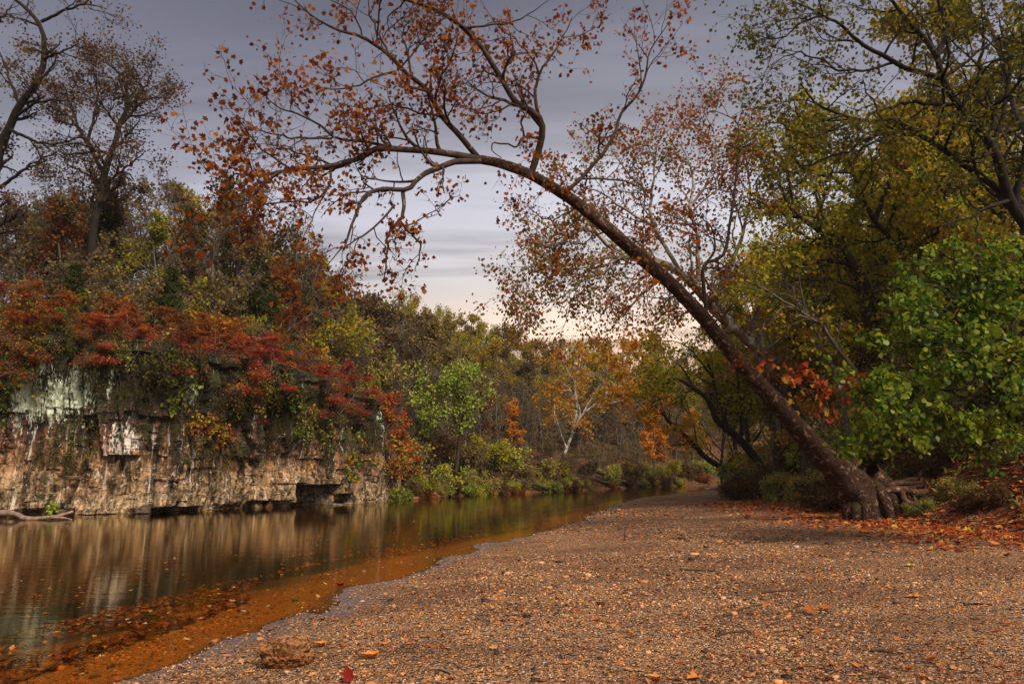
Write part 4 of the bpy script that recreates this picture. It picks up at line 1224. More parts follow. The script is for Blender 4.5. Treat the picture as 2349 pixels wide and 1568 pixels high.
row('bare', [(at_u(u, d), s) for u, d, s in [(520, 6, .95), (575, 8, 1.05), (625, 6, 1.0), (665, 8, 1.1), (720, 7, 1.05), (770, 8, 1.1), (810, 6, .95), (860, 7, 1.05), (900, 7, 1.05), (940, 6, 1.0), (985, 8, 1.0), (1015, 6, .85)]],
    '{} from the left of the tall bare trees on the shoulder right of the cliff', 'tall bare trees on the shoulder')
row('russet', [(at_u(u, d), s) for u, d, s in [(-70, 10, .65), (-20, 14, .7), (10, 17, .7), (45, 12, .65), (90, 19, .7), (80, 8, .65), (200, 12, .9), (310, 11, .85), (380, 8, .75), (440, 12, .8), (560, 12, .85), (640, 10, .8), (720, 11, .8), (790, 14, .8), (860, 13, .75), (925, 6, .6), (960, 9, .6)]],
    '{} from the left of the brown and gold trees up the slope', 'brown and gold trees up the slope', [M['dusk_leaf'], M['brown_leaf'], M['olive_leaf'], M['brown_leaf']])
row('cedar', [(at_u(u, d), s) for u, d, s in [(345, 3.5, .75), (560, 5, 1.1), (590, 3.6, .8), (865, 5, .85), (130, 3, .7), (170, 8, 1.3)]], '{} from the left of the dark green cedars above the cliff', 'cedars above the cliff')
row('brush', [(at_u(u, d), s) for u, d, s in [(330, 3.2, .9), (450, 4, 1.0), (540, 3.4, .9), (650, 3.4, 1.0), (720, 3.6, 1.0), (780, 3.4, 1.1), (830, 3.2, 1.1), (880, 3, 1.0), (80, 4, 1.0), (200, 4, 1.0), (920, 3, .9)]],
    '{} from the left of the bare tangled shrubs on the cliff edge', 'bare tangled shrubs')

row('brush', [(at_u(u, d), s) for u, d, s in [(30, 6, 1.4), (110, 7, 1.5), (170, 5.5, 1.3), (240, 7, 1.5), (290, 5.5, 1.4), (360, 8, 1.6), (410, 6, 1.4), (480, 9, 1.6), (520, 6.5, 1.4), (580, 8.5, 1.6), (630, 9, 1.6), (670, 6, 1.4), (710, 6, 1.5), (750, 9, 1.6), (800, 7, 1.5), (850, 5.5, 1.5), (895, 5, 1.4), (930, 7, 1.5), (960, 5, 1.4)]],
    '{} from the left of the tall bare thickets on the slope above the cliff', 'bare thickets above the cliff')
row('shrub', [(at_u(u, d), s) for u, d, s in [(20, 4.5, 1.4), (140, 5, 1.5), (280, 4, 1.4), (390, 4.6, 1.6), (460, 7, 1.8), (530, 4.4, 1.5), (610, 6.5, 1.8), (680, 4.8, 1.6), (740, 7.5, 1.8), (815, 5, 1.5), (870, 6.5, 1.6)]],
    '{} from the left of the leafy bushes among the trees above the cliff', 'leafy bushes above the cliff', [M['brown_leaf'], M['olive_leaf'], M['russet_leaf'], M['gold_leaf']])
row('brush', [(at_u(u + R.uniform(-12, 12), d), s) for u, d, s in [(u, R.uniform(8, 18), R.uniform(1.3, 1.8)) for u in np.linspace(900, 1700, 26)] + [(u, R.uniform(19, 40), R.uniform(1.7, 2.4)) for u in np.linspace(900, 1800, 26)]],
    '{} from the left of the bare brown thickets covering the far hillside', 'bare thickets on the far hillside')
row('russet', [(at_u(u + R.uniform(-12, 12), R.uniform(9, 38)), R.uniform(.45, .7)) for u in np.linspace(890, 1780, 24)],
    '{} from the left of the small rusty trees scattered on the far hillside', 'small rusty trees on the far hillside', [M['russet_leaf'], M['brown_leaf']])
# --- far hillside
front, mid, back, far = [], [], [], []
for u in np.linspace(930, 1640, 17):
    front.append((at_u(u + R.uniform(-12, 12), R.uniform(6, 10)), R.uniform(.6, .85)))
for u in np.linspace(900, 1720, 18):
    mid.append((at_u(u + R.uniform(-15, 15), R.uniform(14, 20)), R.uniform(.7, .95)))
for u in np.linspace(930, 1760, 18):
    back.append((at_u(u + R.uniform(-15, 15), R.uniform(24, 31)), R.uniform(.75, .95)))
for u in np.linspace(900, 1900, 20):
    far.append((at_u(u + R.uniform(-15, 15), R.uniform(36, 50)), R.uniform(.8, 1.0)))
row('bare', front, '{} from the left of the bare slim trees low on the far hillside', 'bare trees low on the far hillside')
row('oak', mid[0::2], '{} from the left of the olive crowned trees halfway up the far hillside', 'olive trees halfway up the far hillside', [M['brown_leaf'], M['olive_leaf'], M['olive_leaf']])
row('bare', mid[1::2], '{} from the left of the bare grey trees halfway up the far hillside', 'bare trees halfway up the far hillside')
row('oak', back, '{} from the left of the olive brown trees crowning the far hill', 'olive brown trees crowning the far hill', [M['olive_leaf'], M['brown_leaf'], M['olive_leaf']])
row('oak', far, '{} from the left of the faded treetops behind the far hill', 'treetops behind the far hill', [M['olive_leaf'], M['brown_leaf']])
row('russet', [(at_u(u, d), s) for u, d, s in [(920, 3, .6), (985, 7, .6), (1110, 8, .6), (1220, 11, .7), (1330, 8, .6), (1440, 12, .7), (1390, 18, .8)]], '{} from the left of the russet saplings low on the far hillside', 'russet saplings on the far hillside')
K['maple', 0].put(at_u(1495, 4), 1.0, .85, 'glowing orange maple spreading low over the far bank near the bend')
K['maple', 0].put(at_u(1175, 9), 2.2, .62, 'small pale orange maple among bare trunks left of the white sycamore')
K['maple', 0].put(at_u(1330, 16), 4.0, .95, 'orange crowned tree on the hillside behind the white sycamore', None, M['gold_leaf'])
K['maple', 0].put(at_u(1420, 14), 5.1, .95, 'golden crowned tree on the hillside right of the white sycamore', None, M['gold_leaf'])
K['maple', 0].put(at_u(1590, 8), .4, .8, 'yellow tree by the water where the river bends out of sight', None, M['gold_leaf'])
K['maple', 0].put(at_u(905, 1.5), .9, .5, 'small orange and green tree at the right end of the rock face', None, M['fire_leaf'])
# --- shrubs along the far bank
row('shrub', [(at_u(u, d), s) for u, d, s in [(875, .4, .9), (905, .8, 1.2), (930, 2.5, 1.5), (960, .6, .7), (975, 3.2, 1.4), (1018, .8, 1.1), (1040, 2.8, 1.4), (1082, 1.2, .8), (1100, 3.4, 1.6), (1130, 1.3, .7), (1162, 3, 1.5), (1214, 1.3, .8),
                                            (1245, 1.0, 1.2), (1290, 2, 1.0), (1350, 1.6, 1.0), (1400, 1.2, 1.1), (1445, 1.5, 1.1), (1490, 1.4, 1.2), (1535, 1.5, 1.2), (1580, 1.6, 1.3), (1620, 1.8, 1.3), (1660, 2, 1.4)]],
    '{} from the left of the low leafy shrubs fringing the far bank', 'leafy shrubs on the far bank', [M['shrub_leaf'], M['brown_leaf'], M['grass_leaf'], M['olive_leaf'], M['dusk_leaf']])
row('weed', [(at_u(u + R.uniform(-6, 6), R.uniform(-.1, 1.0)), R.uniform(.6, 1.2)) for u in R.uniform(885, 1650, 44)], '{} from the left of the straggly weeds drooping to the far waterline', 'weeds along the far waterline', [M['grass_leaf'], M['dusk_leaf'], M['shrub_leaf'], M['russet_leaf'], M['dusk_leaf']])
row('brush', [(at_u(u, d), s) for u, d, s in [(930, 3, .9), (1020, 4, 1.0), (1060, 2.4, .9), (1130, 4, 1.0), (1190, 3, 1.0), (1260, 4, 1.0), (1320, 3, 1.0), (1380, 3.5, 1.1), (1450, 4, 1.1), (1520, 3.4, 1.1), (1600, 4, 1.2)]],
    '{} from the left of the bare twiggy shrubs on the far bank', 'bare twiggy shrubs on the far bank')

# --- wood on the right bank
def bank_pt(u, Y, dz=-.1):
    x = (u - CU) / FPX * Y * cp * 1.0 + (u - CU) / FPX * 0
    x = (u - CU) / FPX * (Y * cp)
    return np.array([x, Y, hz(x, Y) + dz])
row('wood', [(bank_pt(u, y), s) for u, y, s in [(1770, 44, .85), (1840, 36, .85), (1900, 46, 1.0), (1960, 31, .85), (2010, 38, 1.0), (2080, 30, .95), (2150, 25, .85), (2180, 36, 1.05), (2260, 28, 1.0), (2320, 22, .9), (2380, 30, 1.1), (1700, 54, .8), (2440, 20, 1.0), (2100, 48, 1.2), (1735, 42, .85), (1790, 52, 1.1), (1850, 56, 1.2), (1690, 60, .9), (1930, 38, 1.0), (2050, 33, .9), (2220, 45, 1.3), (1815, 33, .7), (1655, 68, .85), (1890, 62, 1.2), (1950, 56, 1.1), (2005, 60, 1.2), (1925, 44, .8), (1985, 42, .85), (2040, 44, .9)]],
    '{} from the left of the yellow olive trees filling the right bank wood', 'yellow olive trees on the right bank')
row('russet', [(bank_pt(u, y), s) for u, y, s in [(1760, 33, .8), (1870, 29, .7), (1905, 38, .8), (1945, 36, .75), (1975, 40, .9), (2015, 34, .7), (2130, 22, .6), (2240, 21, .7), (2330, 19, .75)]], '{} from the left of the low yellowing understory trees on the right bank', 'understory trees on the right bank', [M['olive_leaf'], M['gold_leaf']])
row('weed', [(bank_pt(u, y), s) for u, y, s in [(1700, 34.5, 1.1), (1735, 33, 1.2), (1770, 31.5, 1.2), (1800, 29.5, 1.15), (1830, 28, 1.1), (1858, 26.5, 1.0), (1880, 25, .95), (1905, 23.5, .85), (1720, 37, 1.4), (1765, 35, 1.4), (1810, 33, 1.4), (1850, 31, 1.3), (1890, 28, 1.3), (1925, 25, 1.1), (1960, 24.5, 1.1), (1995, 23, 1.1), (1680, 38, 1.0)]],
    '{} from the left of the tall weeds edging the gravel left of the leaning trunk', 'weeds at the edge of the gravel')
row('weed', [(bank_pt(u, y), s) for u, y, s in [(2055, 21.5, .8), (2110, 21.8, .9), (2160, 20.5, .7), (2190, 18.6, .55), (2230, 20, .8), (2130, 18.8, .4), (2090, 19.2, .4), (2215, 17.6, .45), (2280, 17, .5), (2330, 18, .7), (2010, 22, 1.0)]],
    '{} from the left of the low green weeds around the exposed roots', 'weeds around the exposed roots')
row('shrub', [(bank_pt(u, y), s) for u, y, s in [(1730, 40, 1.4), (1790, 38, 1.5), (1840, 34, 1.4), (1890, 32, 1.4), (1940, 28, 1.3), (1990, 27, 1.2), (2040, 26, 1.3), (2100, 25, 1.3), (2160, 23, 1.3), (2220, 22.5, 1.4), (2290, 20.5, 1.4), (2340, 19, 1.2)]],
    '{} from the left of the leafy shrubs under the right bank trees', 'shrubs under the right bank trees', [M['grass_leaf'], M['shrub_leaf']])

# ------------------------------------------------------------------ plants growing on the rock face
def face_plant(name, u, v, w, h, label, leafm, seed, n=500, ls=.13, trail=0, group=None, cat='plant'):
    rng = np.random.default_rng(seed)
    c0, no = cliff_point(u, v, .1)
    tx = np.array([no[1], -no[0], 0])
    if tx[0] < 0: tx = -tx
    root = empty(name, c0, label, cat, group)
    W, C = MB(), MB()
    k = max(6, n // 40) if n > 100 else 1
    st = c0 + tx * rng.normal(size=(k, 1)) * w * .35 + np.array([0, 0, 1.0]) * rng.normal(size=(k, 1)) * h * .3 - no * .15
    d = no[None] * .7 + rng.normal(size=(k, 3)) * .5 + np.array([0, 0, .25 - trail])
    ln = rng.uniform(.5, 1.1, k) * max(w, h) * .6
    b = grow(rng, st, d, ln, 8, .2, -.05 - .25 * trail)
    r = taper(np.full(k, .014), 8, .3)
    tubes(W, b, r, 4)
    p, d2, l2, r2 = spawn(rng, b, r, ln, 5, .1, 1, 50, 15, .45, .6)
    b2 = grow(rng, p, d2, l2, 5, .2, -.05 - .2 * trail)
    tubes(W, b2, taper(np.clip(r2, .005, None), 5, .4), 3)
    m_ = max(1, n // len(b2))
    q = np.repeat(b2[:, 1:].reshape(-1, 3), max(1, m_ // 3), 0)
    q = q + rng.normal(size=q.shape) * .08
    ax = rng.normal(size=q.shape) * .7 + no * .4
    ax[:, 2] -= .4 + trail * .5
    leaves(C, q, ax, ls * rng.uniform(.6, 1.25, len(q)), OVAL if ls > .1 else SLIM, rng)
    W.build('stem', M['twig_dark'], root, c0)
    C.build('leaves', leafm, root, c0)
for a in [
    ('cliff_bush', 222, 1000, 1.9, 1.2, 'scarlet and green bush growing on the rock below the lichen patches', M['ivy_leaf'], 201, 900, .1),
    ('cliff_bush', 468, 985, 2.0, .7, 'yellow and red bush sprouting from a ledge in mid cliff', M['ivy_leaf'], 202, 900, .13),
    ('moss_curtain', 470, 1015, 1.6, 1.3, 'dark moss curtain hanging under the ledge bush in mid cliff', M['moss_leaf'], 203, 1600, .09, 1),
    ('creeper', 398, 870, .5, 2.0, 'yellow leaved creeper climbing the upper middle of the rock face', M['lime_leaf'], 204, 150, .15),
    ('creeper', 388, 930, .4, .7, 'small yellow creeper tuft low on the middle of the rock', M['lime_leaf'], 205, 140, .17),
    ('creeper', 775, 1070, .8, 2.2, 'yellow green creeper near the right end of the rock above the water', M['ivy_leaf'], 206, 500, .15),
    ('creeper', 690, 950, 2.5, 1.6, 'green and gold creeper hanging below the crimson shrubs', M['ivy_leaf'], 207, 900, .12, .6),
    ('creeper', 560, 900, 2.0, 1.2, 'dark green creeper on the upper rock right of the middle', M['ivy_leaf'], 208, 500, .12, .6),
    ('creeper', 110, 775, 2.2, .6, 'yellow and orange creeper draping the top of the lichen wall', M['fire_leaf'], 209, 500, .1, .5),
    ('creeper', 30, 800, 1.8, 3.0, 'dense green and red creeper at the left edge of the rock', M['ivy_leaf'], 210, 1300, .12, .4),
    ('moss_curtain', 165, 1030, 1.2, .9, 'dark moss curtain left of the scarlet bush on the rock', M['moss_leaf'], 211, 1400, .09, 1),
    ('moss_curtain', 330, 850, 2.2, 1.6, 'dark moss curtain at the cliff top under the left crimson shrubs', M['moss_leaf'], 212, 1500, .09, 1),
    ('moss_curtain', 520, 890, 1.6, 1.4, 'dark moss curtain at the cliff top in the middle', M['moss_leaf'], 213, 1200, .09, 1),
    ('moss_curtain', 655, 945, 1.4, 2.2, 'long dark moss curtain right of the rusty streaks', M['moss_leaf'], 214, 1500, .09, 1),
    ('moss_curtain', 740, 985, 1.6, 1.8, 'dark moss curtain above the cave mouth', M['moss_leaf'], 215, 1400, .09, 1),
    ('moss_curtain', 820, 980, 1.2, 1.4, 'dark moss curtain near the right end of the rock', M['moss_leaf'], 216, 1100, .09, 1),
    ('moss_curtain', 250, 800, 2.2, 1.4, 'dark moss curtain right of the upper lichen patches', M['moss_leaf'], 217, 1300, .09, 1),
    ('hanging_brush', 205, 765, 1.4, .6, 'dark brush hanging over the rim right of the lichen wall', M['moss_leaf'], 231, 900, .11, .8),
    ('hanging_brush', 300, 800, 1.8, 1.0, 'brown green brush hanging over the rim below the first crimson sprays', M['grass_leaf'], 232, 700, .11, .7),
    ('hanging_brush', 365, 820, 1.6, 1.0, 'dark brush trailing down beside the yellow creeper', M['moss_leaf'], 233, 900, .11, .8),
    ('hanging_brush', 455, 830, 1.4, .7, 'dusky brush trailing from the rim in mid cliff', M['dusk_leaf'], 234, 800, .11, .8),
    ('hanging_brush', 575, 865, 1.3, .7, 'green brush trailing from the rim right of mid cliff', M['ivy_leaf'], 235, 700, .1, .8),
    ('hanging_brush', 635, 885, 1.2, .7, 'dark brush trailing above the rusty streaks', M['moss_leaf'], 236, 900, .11, .8),
    ('hanging_brush', 790, 920, 1.2, .7, 'dusky red brush trailing from the rim near its right end', M['fire_leaf'], 237, 700, .1, .8),
    ('hanging_brush', 60, 770, 2.0, .8, 'green brush drooping over the rim above the lichen wall', M['ivy_leaf'], 238, 700, .11, .7),
    ('moss_curtain', 600, 990, .9, 1.8, 'narrow moss streak beside the white run right of mid cliff', M['moss_leaf'], 239, 900, .08, 1),
    ('moss_curtain', 120, 1020, .9, 1.2, 'narrow moss streak below the lichen wall', M['moss_leaf'], 240, 700, .08, 1),
    ('moss_curtain', 420, 960, .8, 1.4, 'narrow moss streak below the yellow creeper', M['moss_leaf'], 241, 800, .08, 1),
    ('cliff_bush', 120, 1150, .35, .5, 'tiny green seedling on the pale rock just above the water', M['lime_leaf'], 218, 60, .15),
    ('creeper', 860, 930, 1.6, 1.4, 'orange creeper spilling over the right end of the rock', M['fire_leaf'], 219, 800, .13, .4),
    ('creeper', 880, 1060, 1.2, 2.0, 'leafy creeper where the rock face meets the wooded bank', M['ivy_leaf'], 220, 800, .14)]:
    face_plant(*a)

# ------------------------------------------------------------------ rocks, logs, sticks
m, nt, out = new_mat('brown_sandstone')
nb = NB(nt)
tc = nb.n('TexCoord')
ob = tc.outputs['Object']
a = nb.noise(ob, 28, 8, .7)
b = nb.noise(ob, 9, 4)
c = nb.mix(nb.ramp(b, [(.4, 0.0), (.62, 1.0)]), nb.ramp(a, [(.38, (.015, .006, .003)), (.5, (.16, .055, .016)), (.64, (.42, .16, .045))]), nb.ramp(a, [(.35, (.03, .013, .007)), (.53, (.2, .08, .028)), (.7, (.38, .18, .07))]))
vo = nb.n('TexVoronoi')
nb.l(ob, vo.inputs['Vector'])
vo.inputs['Scale'].default_value = 60
hgt_ = nb.math('ADD', a, nb.math('MULTIPLY', nb.ramp(vo.outputs['Distance'], [(.1, 0.0), (.3, 1.0)]), .4))
geo = nb.n('NewGeometry')
sz_ = nb.n('SeparateXYZ')
nb.l(geo.outputs['Normal'], sz_.inputs[0])
c = nb.mix(nb.math('MULTIPLY', nb.ramp(sz_.outputs['Z'], [(.75, 0.0), (.92, 1.0)]), .35), c, (.36, .27, .18))
principled(nb, out, c, .92, nb.bump(hgt_, .9, .012), .2)
M['sandstone'] = m

def rock_mesh(name, dims, seed, rough=.16, sub=5, blocky=.5):
    rng = np.random.default_rng(seed)
    bm = bmesh.new()
    bmesh.ops.create_icosphere(bm, subdivisions=sub, radius=1)
    v = np.array([x.co[:] for x in bm.verts])
    pw = 2 + 5 * blocky
    v = v / (np.abs(v) ** pw).sum(1, keepdims=True) ** (1 / pw)
    n = nrm(v)
    o = rng.uniform(0, 60, 3)
    v = v + n * (rough * fbm(v * 1.3 + o, 4) + rough * .55 * np.abs(fbm(v * 3 + o, 4)) + rough * .3 * fbm(v * 8 + o, 3))[:, None]
    crack = np.exp(-((v[:, 2] - .1 - .2 * fbm(v * 2 + o, 2)) / .05) ** 2) * (fbm(v * 1.5 + o + 9, 2) > 0)
    v = v - n * (.1 * crack)[:, None]
    v = v * np.array(dims) / 2
    for x, c_ in zip(bm.verts, v):
        x.co = c_
    me = bpy.data.meshes.new(name)
    bm.to_mesh(me)
    bm.free()
    for p in me.polygons: p.use_smooth = True
    return me

rb_ = G(648, 1528, .06)
me = rock_mesh('boulder', (.41, .3, .26), 17, .34, 6, .12)
me.materials.append(M['sandstone'])
o = bpy.data.objects.new('boulder', me)
COL.objects.link(o)
o.location = (rb_[0], rb_[1] + .1, hz(rb_[0], rb_[1]) + .085)
o.rotation_euler = (R_(-4), R_(-5), R_(-8))
tag(o, 'rough brown sandstone block lying on the gravel near the water', 'rock')

me = rock_mesh('slab', (1.1, .7, .4), 9, .14, 4, .6)
me.materials.append(M['sandstone'])
p = at_u(980, .35)
o = bpy.data.objects.new('slab_rock', me)
COL.objects.link(o)
o.location = (p[0], p[1], .22)
o.rotation_euler = (R_(12), R_(10), .4)
tag(o, 'tan slab rock tilted on the far waterline under the lime tree', 'rock')
stone_me = [rock_mesh('shore_stone', (1, .7, .45), 20 + k, .2, 3, .4) for k in range(4)]
for x in stone_me: x.materials.append(M['sandstone'])
k = 0
spots = []
for u in list(R.uniform(895, 1150, 16)) + list(R.uniform(1150, 1450, 10)):
    p = at_u(u, R.uniform(-.35, .5))
    spots.append((u, p))
spots.sort(key=lambda q: q[0])
for k, (u, p) in enumerate(spots):
    o = bpy.data.objects.new('shore_stone', stone_me[k % 4])
    COL.objects.link(o)
    s = R.uniform(.15, .75)
    o.location = (p[0], p[1], .04)
    o.scale = (s, s, s * R.uniform(.6, 1))
    o.rotation_euler = (R.uniform(-.2, .2), R.uniform(-.2, .2), R.uniform(0, 6))
    tag(o, f'{ORD[k]} stone from the left on the far waterline beyond the rock face', 'rock', 'stones along the far waterline')

block_me = rock_mesh('fallen_block', (1, .8, .5), 31, .2, 4, .95)
m2 = bark_mat('wet_rock', (.02, .016, .012), (.16, .11, .075), None, (.05, .045, .02), 6, rough=.6)
block_me.materials.append(m2)
for k, (u, v, sc_, lab) in enumerate([(130, 1186, .8, 'flat dark block at the foot of the pale lower rock'), (330, 1184, .7, 'broken dark block lying left of the long low ledge'), (655, 1163, .7, 'dark fallen block just left of the cave mouth'), (800, 1154, .6, 'mossy block right of the cave mouth')]):
    p = cliff_point(u, 1150, -.3)[0]
    o = bpy.data.objects.new('fallen_block', block_me)
    COL.objects.link(o)
    o.location = (p[0], p[1], .02)
    o.scale = (sc_ * (1 + .4 * (k % 2)), sc_, sc_ * (.6 + .2 * (k % 3)))
    o.rotation_euler = (.2 * (k % 3 - 1), .25 * (k % 2), .35 + k * 1.7)
    tag(o, lab, 'rock', 'fallen blocks at the foot of the cliff')

def stick(name, pts, r0, r1, mat, label, cat, group=None, forks=(), sides=7):
    pts = np.array(pts)
    mb = MB()
    c = catmull(pts, 18)
    jr = np.linspace(r0, r1, 18) * (1 + .2 * fbm(np.stack([np.arange(18) * .6, np.full(18, r0 * 50), np.full(18, pts[0][0])], -1), 2))
    tubes(mb, c, jr, sides, cap=True)
    for f in forks:
        c2 = catmull(np.array(f), 10)
        tubes(mb, c2, np.linspace(r0 * .55, r1 * .5, 10), 5, cap=True)
    o = mb.build(name, mat, None, pts[0])
    o.location = tuple(float(x) for x in pts[0])
    return tag(o, label, cat, group)

stick('driftwood_log', [P(-40, 1184, 24.6), P(5, 1176, 24.5), P(35, 1178, 24.4), P(62, 1189, 24.2), P(110, 1186, 24.3), P(140, 1181, 24.4), P(168, 1172, 24.6)], .13, .045, M['driftwood'], 'pale driftwood log curving out of the river below the rock face', 'log',
      forks=[[P(115, 1186, 24.3), P(145, 1187, 24.3), P(165, 1191, 24.2)]])
stick('emerging_twig', [G(838, 1256, -.05), G(836, 1250, .02), P(838, 1240, G(836, 1250)[1]), P(842, 1230, G(836, 1250)[1] + .1)], .008, .003, M['bark_pale'], 'thin pale twig poking out of the calm water', 'twig',
      forks=[[P(838, 1242, G(836, 1250)[1]), P(830, 1249, G(836, 1250)[1] - .1), P(815, 1254, G(836, 1250)[1] - .2)]])
stick('driftwood_log', [P(1615, 1124, 60), P(1640, 1119, 60), P(1668, 1117, 60), P(1690, 1118, 60)], .2, .12, M['driftwood'], 'grey driftwood log at the far tip of the gravel bar', 'log')
for k, (u0, v0, u1, v1, r, lab) in enumerate([(985, 1478, 1035, 1490, .011, 'short tan twig on the gravel right of the sandstone block'), (1660, 1395, 1745, 1372, .012, 'curved dark twig lying in the middle of the gravel'), (1640, 1432, 1720, 1425, .011, 'straight dark stick lying below the curved twig'),
                                              (1745, 1348, 1830, 1345, .012, 'thin dark twig high on the gravel right of its middle'), (1820, 1380, 1850, 1376, .01, 'tiny dark twig above the curled brown leaves'), (2210, 1382, 2275, 1384, .012, 'thin grey twig on the gravel near the right edge'), (1995, 1470, 2050, 1478, .01, 'short dark twig right of the curled brown leaves'),
                                              (1560, 1290, 1640, 1296, .014, 'dark twig on the far gravel below the leaf pile'), (1432, 1238, 1433, 1225, .014, 'stub of a twig standing upright in the far gravel')]):
    a, b = G(u0, v0, .3), G(u1, v1, .3)
    if abs(u0 - u1) < 5:
        a = G(u0, v0, .25); b = a + np.array([.02, 0, .28]); mid = (a + b) / 2
    else:
        mid = (a * .5 + b * .5) + np.array([0, .05, 0])
        for q in (a, b, mid): q[2] = hz(q[0], q[1]) + .012
    stick('twig', [a, mid, b], r, r * .6, M['twig_dark'] if k else M['driftwood'], lab, 'twig')

# fallen logs and root tangle on the far bank
for k, (u0, d0, z0, u1, d1, z1, r, lab) in enumerate([(1180, .8, .9, 1260, -.2, .2, .16, 'dark fallen log slanting into the water left of the white sycamore'), (1290, 1.5, 1.4, 1400, .2, .4, .22, 'thick dark log lying along the far bank right of the white sycamore'),
                                                     (1340, 1.8, 1.9, 1440, .3, .3, .2, 'dark log propped above the thick log on the far bank'), (1120, 5, 2.2, 1190, 4, 4.2, .1, 'thin dead pole leaning among the far hillside trunks'), (1405, .6, .7, 1470, .1, .2, .2, 'short dark log half in the water near the bend')]):
    a, b = at_u(u0, d0), at_u(u1, d1)
    a[2], b[2] = z0, z1
    stick('fallen_log', [a, (a + b) / 2 + np.array([0, 0, .12]), b], r, r * .6, M['bark_dark'], lab, 'log')

# ------------------------------------------------------------------ scatter: pebbles, leaf litter, floating and sunken leaves
def scatter_bar(n, y0, y1, rng, a0=-.95, a1=.95, ok=None):
    Y = np.exp(rng.uniform(math.log(y0), math.log(y1), n))
    x = Y * rng.uniform(a0, a1, n)
    dS = -polydist(SHORE, x, Y)[0]
    dB = -polydist(BANK, x, Y)[0]
    m_ = ok(dS, dB, x, Y)
    return x[m_], Y[m_]

def ground_leaves(name, x, y, size, mat, rng, tmpl, lift=.008, z=None, flatness=.35):
    z = hgt(x, y) + lift if z is None else z
    pos = np.stack([x, y, z], -1)
    ax = rng.normal(size=pos.shape)
    ax[:, 2] *= .15
    nm = np.array([0, 0, 1.0]) + rng.normal(size=pos.shape) * flatness
    mb = MB()
    half = len(pos) // 2
    leaves(mb, pos[:half], ax[:half], size[:half], tmpl[0], rng, nm[:half])
    leaves(mb, pos[half:], ax[half:], size[half:], tmpl[1], rng, nm[half:])
    return tag(mb.build(name, mat, smooth=False), kind='stuff')

rg = np.random.default_rng(8)
x, y = scatter_bar(190000, 3.5, 34, rg, ok=lambda dS, dB, x, y: (dS > -2.3) & (dB < .4) & (dS > -9))
n = len(x)
cube = np.array([(-1, -1, -1), (1, -1, -1), (1, 1, -1), (-1, 1, -1), (-1, -1, 1), (1, -1, 1), (1, 1, 1), (-1, 1, 1)], float) * .62
cf = np.array([[0, 3, 2, 1], [4, 5, 6, 7], [0, 1, 5, 4], [1, 2, 6, 5], [2, 3, 7, 6], [3, 0, 4, 7]])
v = cube[None] * (1 + rg.normal(size=(n, 8, 3)) * .22)
sz = (.0036 + .013 * rg.uniform(0, 1, n) ** 5 + .03 * (rg.uniform(0, 1, n) > .9985)) * np.clip((y / 6) ** .55, .8, 3) * (1 + .55 * fbm(np.stack([x * .5, y * .35, x * 0 + 7], -1), 3) * 1.6).clip(.5, 1.9)
v = v * (sz[:, None] * np.stack([rg.uniform(.7, 1.3, n), rg.uniform(.7, 1.3, n), rg.uniform(.4, .75, n)], -1))[:, None, :]
th = rg.uniform(0, 6.28, n)
c, s = np.cos(th)[:, None], np.sin(th)[:, None]
v = np.stack([v[..., 0] * c - v[..., 1] * s, v[..., 0] * s + v[..., 1] * c, v[..., 2]], -1)
v = v + np.stack([x, y, hgt(x, y) + sz * .1], -1)[:, None, :]
mb = MB()
mb.add(v, (cf[None] + (np.arange(n) * 8)[:, None, None]).reshape(-1, 4))
m, nt, out = new_mat('pebble')
nb = NB(nt)
geo = nb.n('NewGeometry')
tc = nb.n('TexCoord')
colr = nb.ramp(geo.outputs['Random Per Island'], [(0, (.02, .015, .013)), (.3, (.075, .045, .032)), (.45, (.44, .185, .065)), (.75, (.7, .315, .115)), (.95, (.56, .34, .18)), (.99, (.4, .37, .36)), (1, (.55, .52, .5))])
sz2 = nb.n('SeparateXYZ')
nb.l(geo.outputs['Position'], sz2.inputs[0])
colr = nb.mix(nb.ramp(nb.math('MULTIPLY', sz2.outputs['Z'], -1.0), [(0.0, 0.0), (.02, .75)]), colr, nb.mix(1.0, nb.mix(.15, colr, (.5, .4, .3)), (1.9, 1.05, .35), 'MULTIPLY'))   # rusty silt below the water
ptc = nb.noise(nb.mapping(tc.outputs['Object'], (.5, .9, 1)), 1.0, 5, .6)
colr = nb.mix(nb.ramp(ptc, [(.42, .5), (.58, 0.0)]), colr, nb.mix(1.0, colr, (.4, .3, .28), 'MULTIPLY'))
principled(nb, out, colr, .85, nb.bump(nb.noise(tc.outputs['Object'], 120, 2), .3, .005), .3)
M['pebble'] = m
tag(mb.build('pebbles', M['pebble'], smooth=True), kind='stuff')

x, y = scatter_bar(26000, 4, 70, rg, ok=lambda dS, dB, x, y: (dS > .05) & (dB < .5) & (rg.uniform(size=len(x)) < np.interp(y, [5, 15, 25, 60], [.3, .4, .8, 1.0]) * (.4 + .6 * (fbm(np.stack([x * .5, y * .5, x * 0], -1), 3) > -.1))))
ground_leaves('leaf_litter', x, y, .075 * rg.uniform(.4, 1.1, len(x)) * np.clip((y / 12) ** .25, .85, 1.5), M['litter'], rg, (DIAMOND, CURLED))
# red carpet at the foot of the right bank
bx = rg.uniform(7, 17, 26000)
by = rg.uniform(10, 32, 26000)
dB = -polydist(BANK, bx, by)[0]
k = (dB > -4.0) & (dB < 7) & (rg.uniform(size=len(bx)) < np.exp(-np.maximum(-dB - .5, 0) / 1.3)) & (rg.uniform(size=len(bx)) < np.where(by > 21, .45, 1))
ground_leaves('leaf_carpet', bx[k], by[k], .13 * rg.uniform(.5, 1.2, k.sum()), M['litter_red'], rg, (LOBED, CURLED), .02)
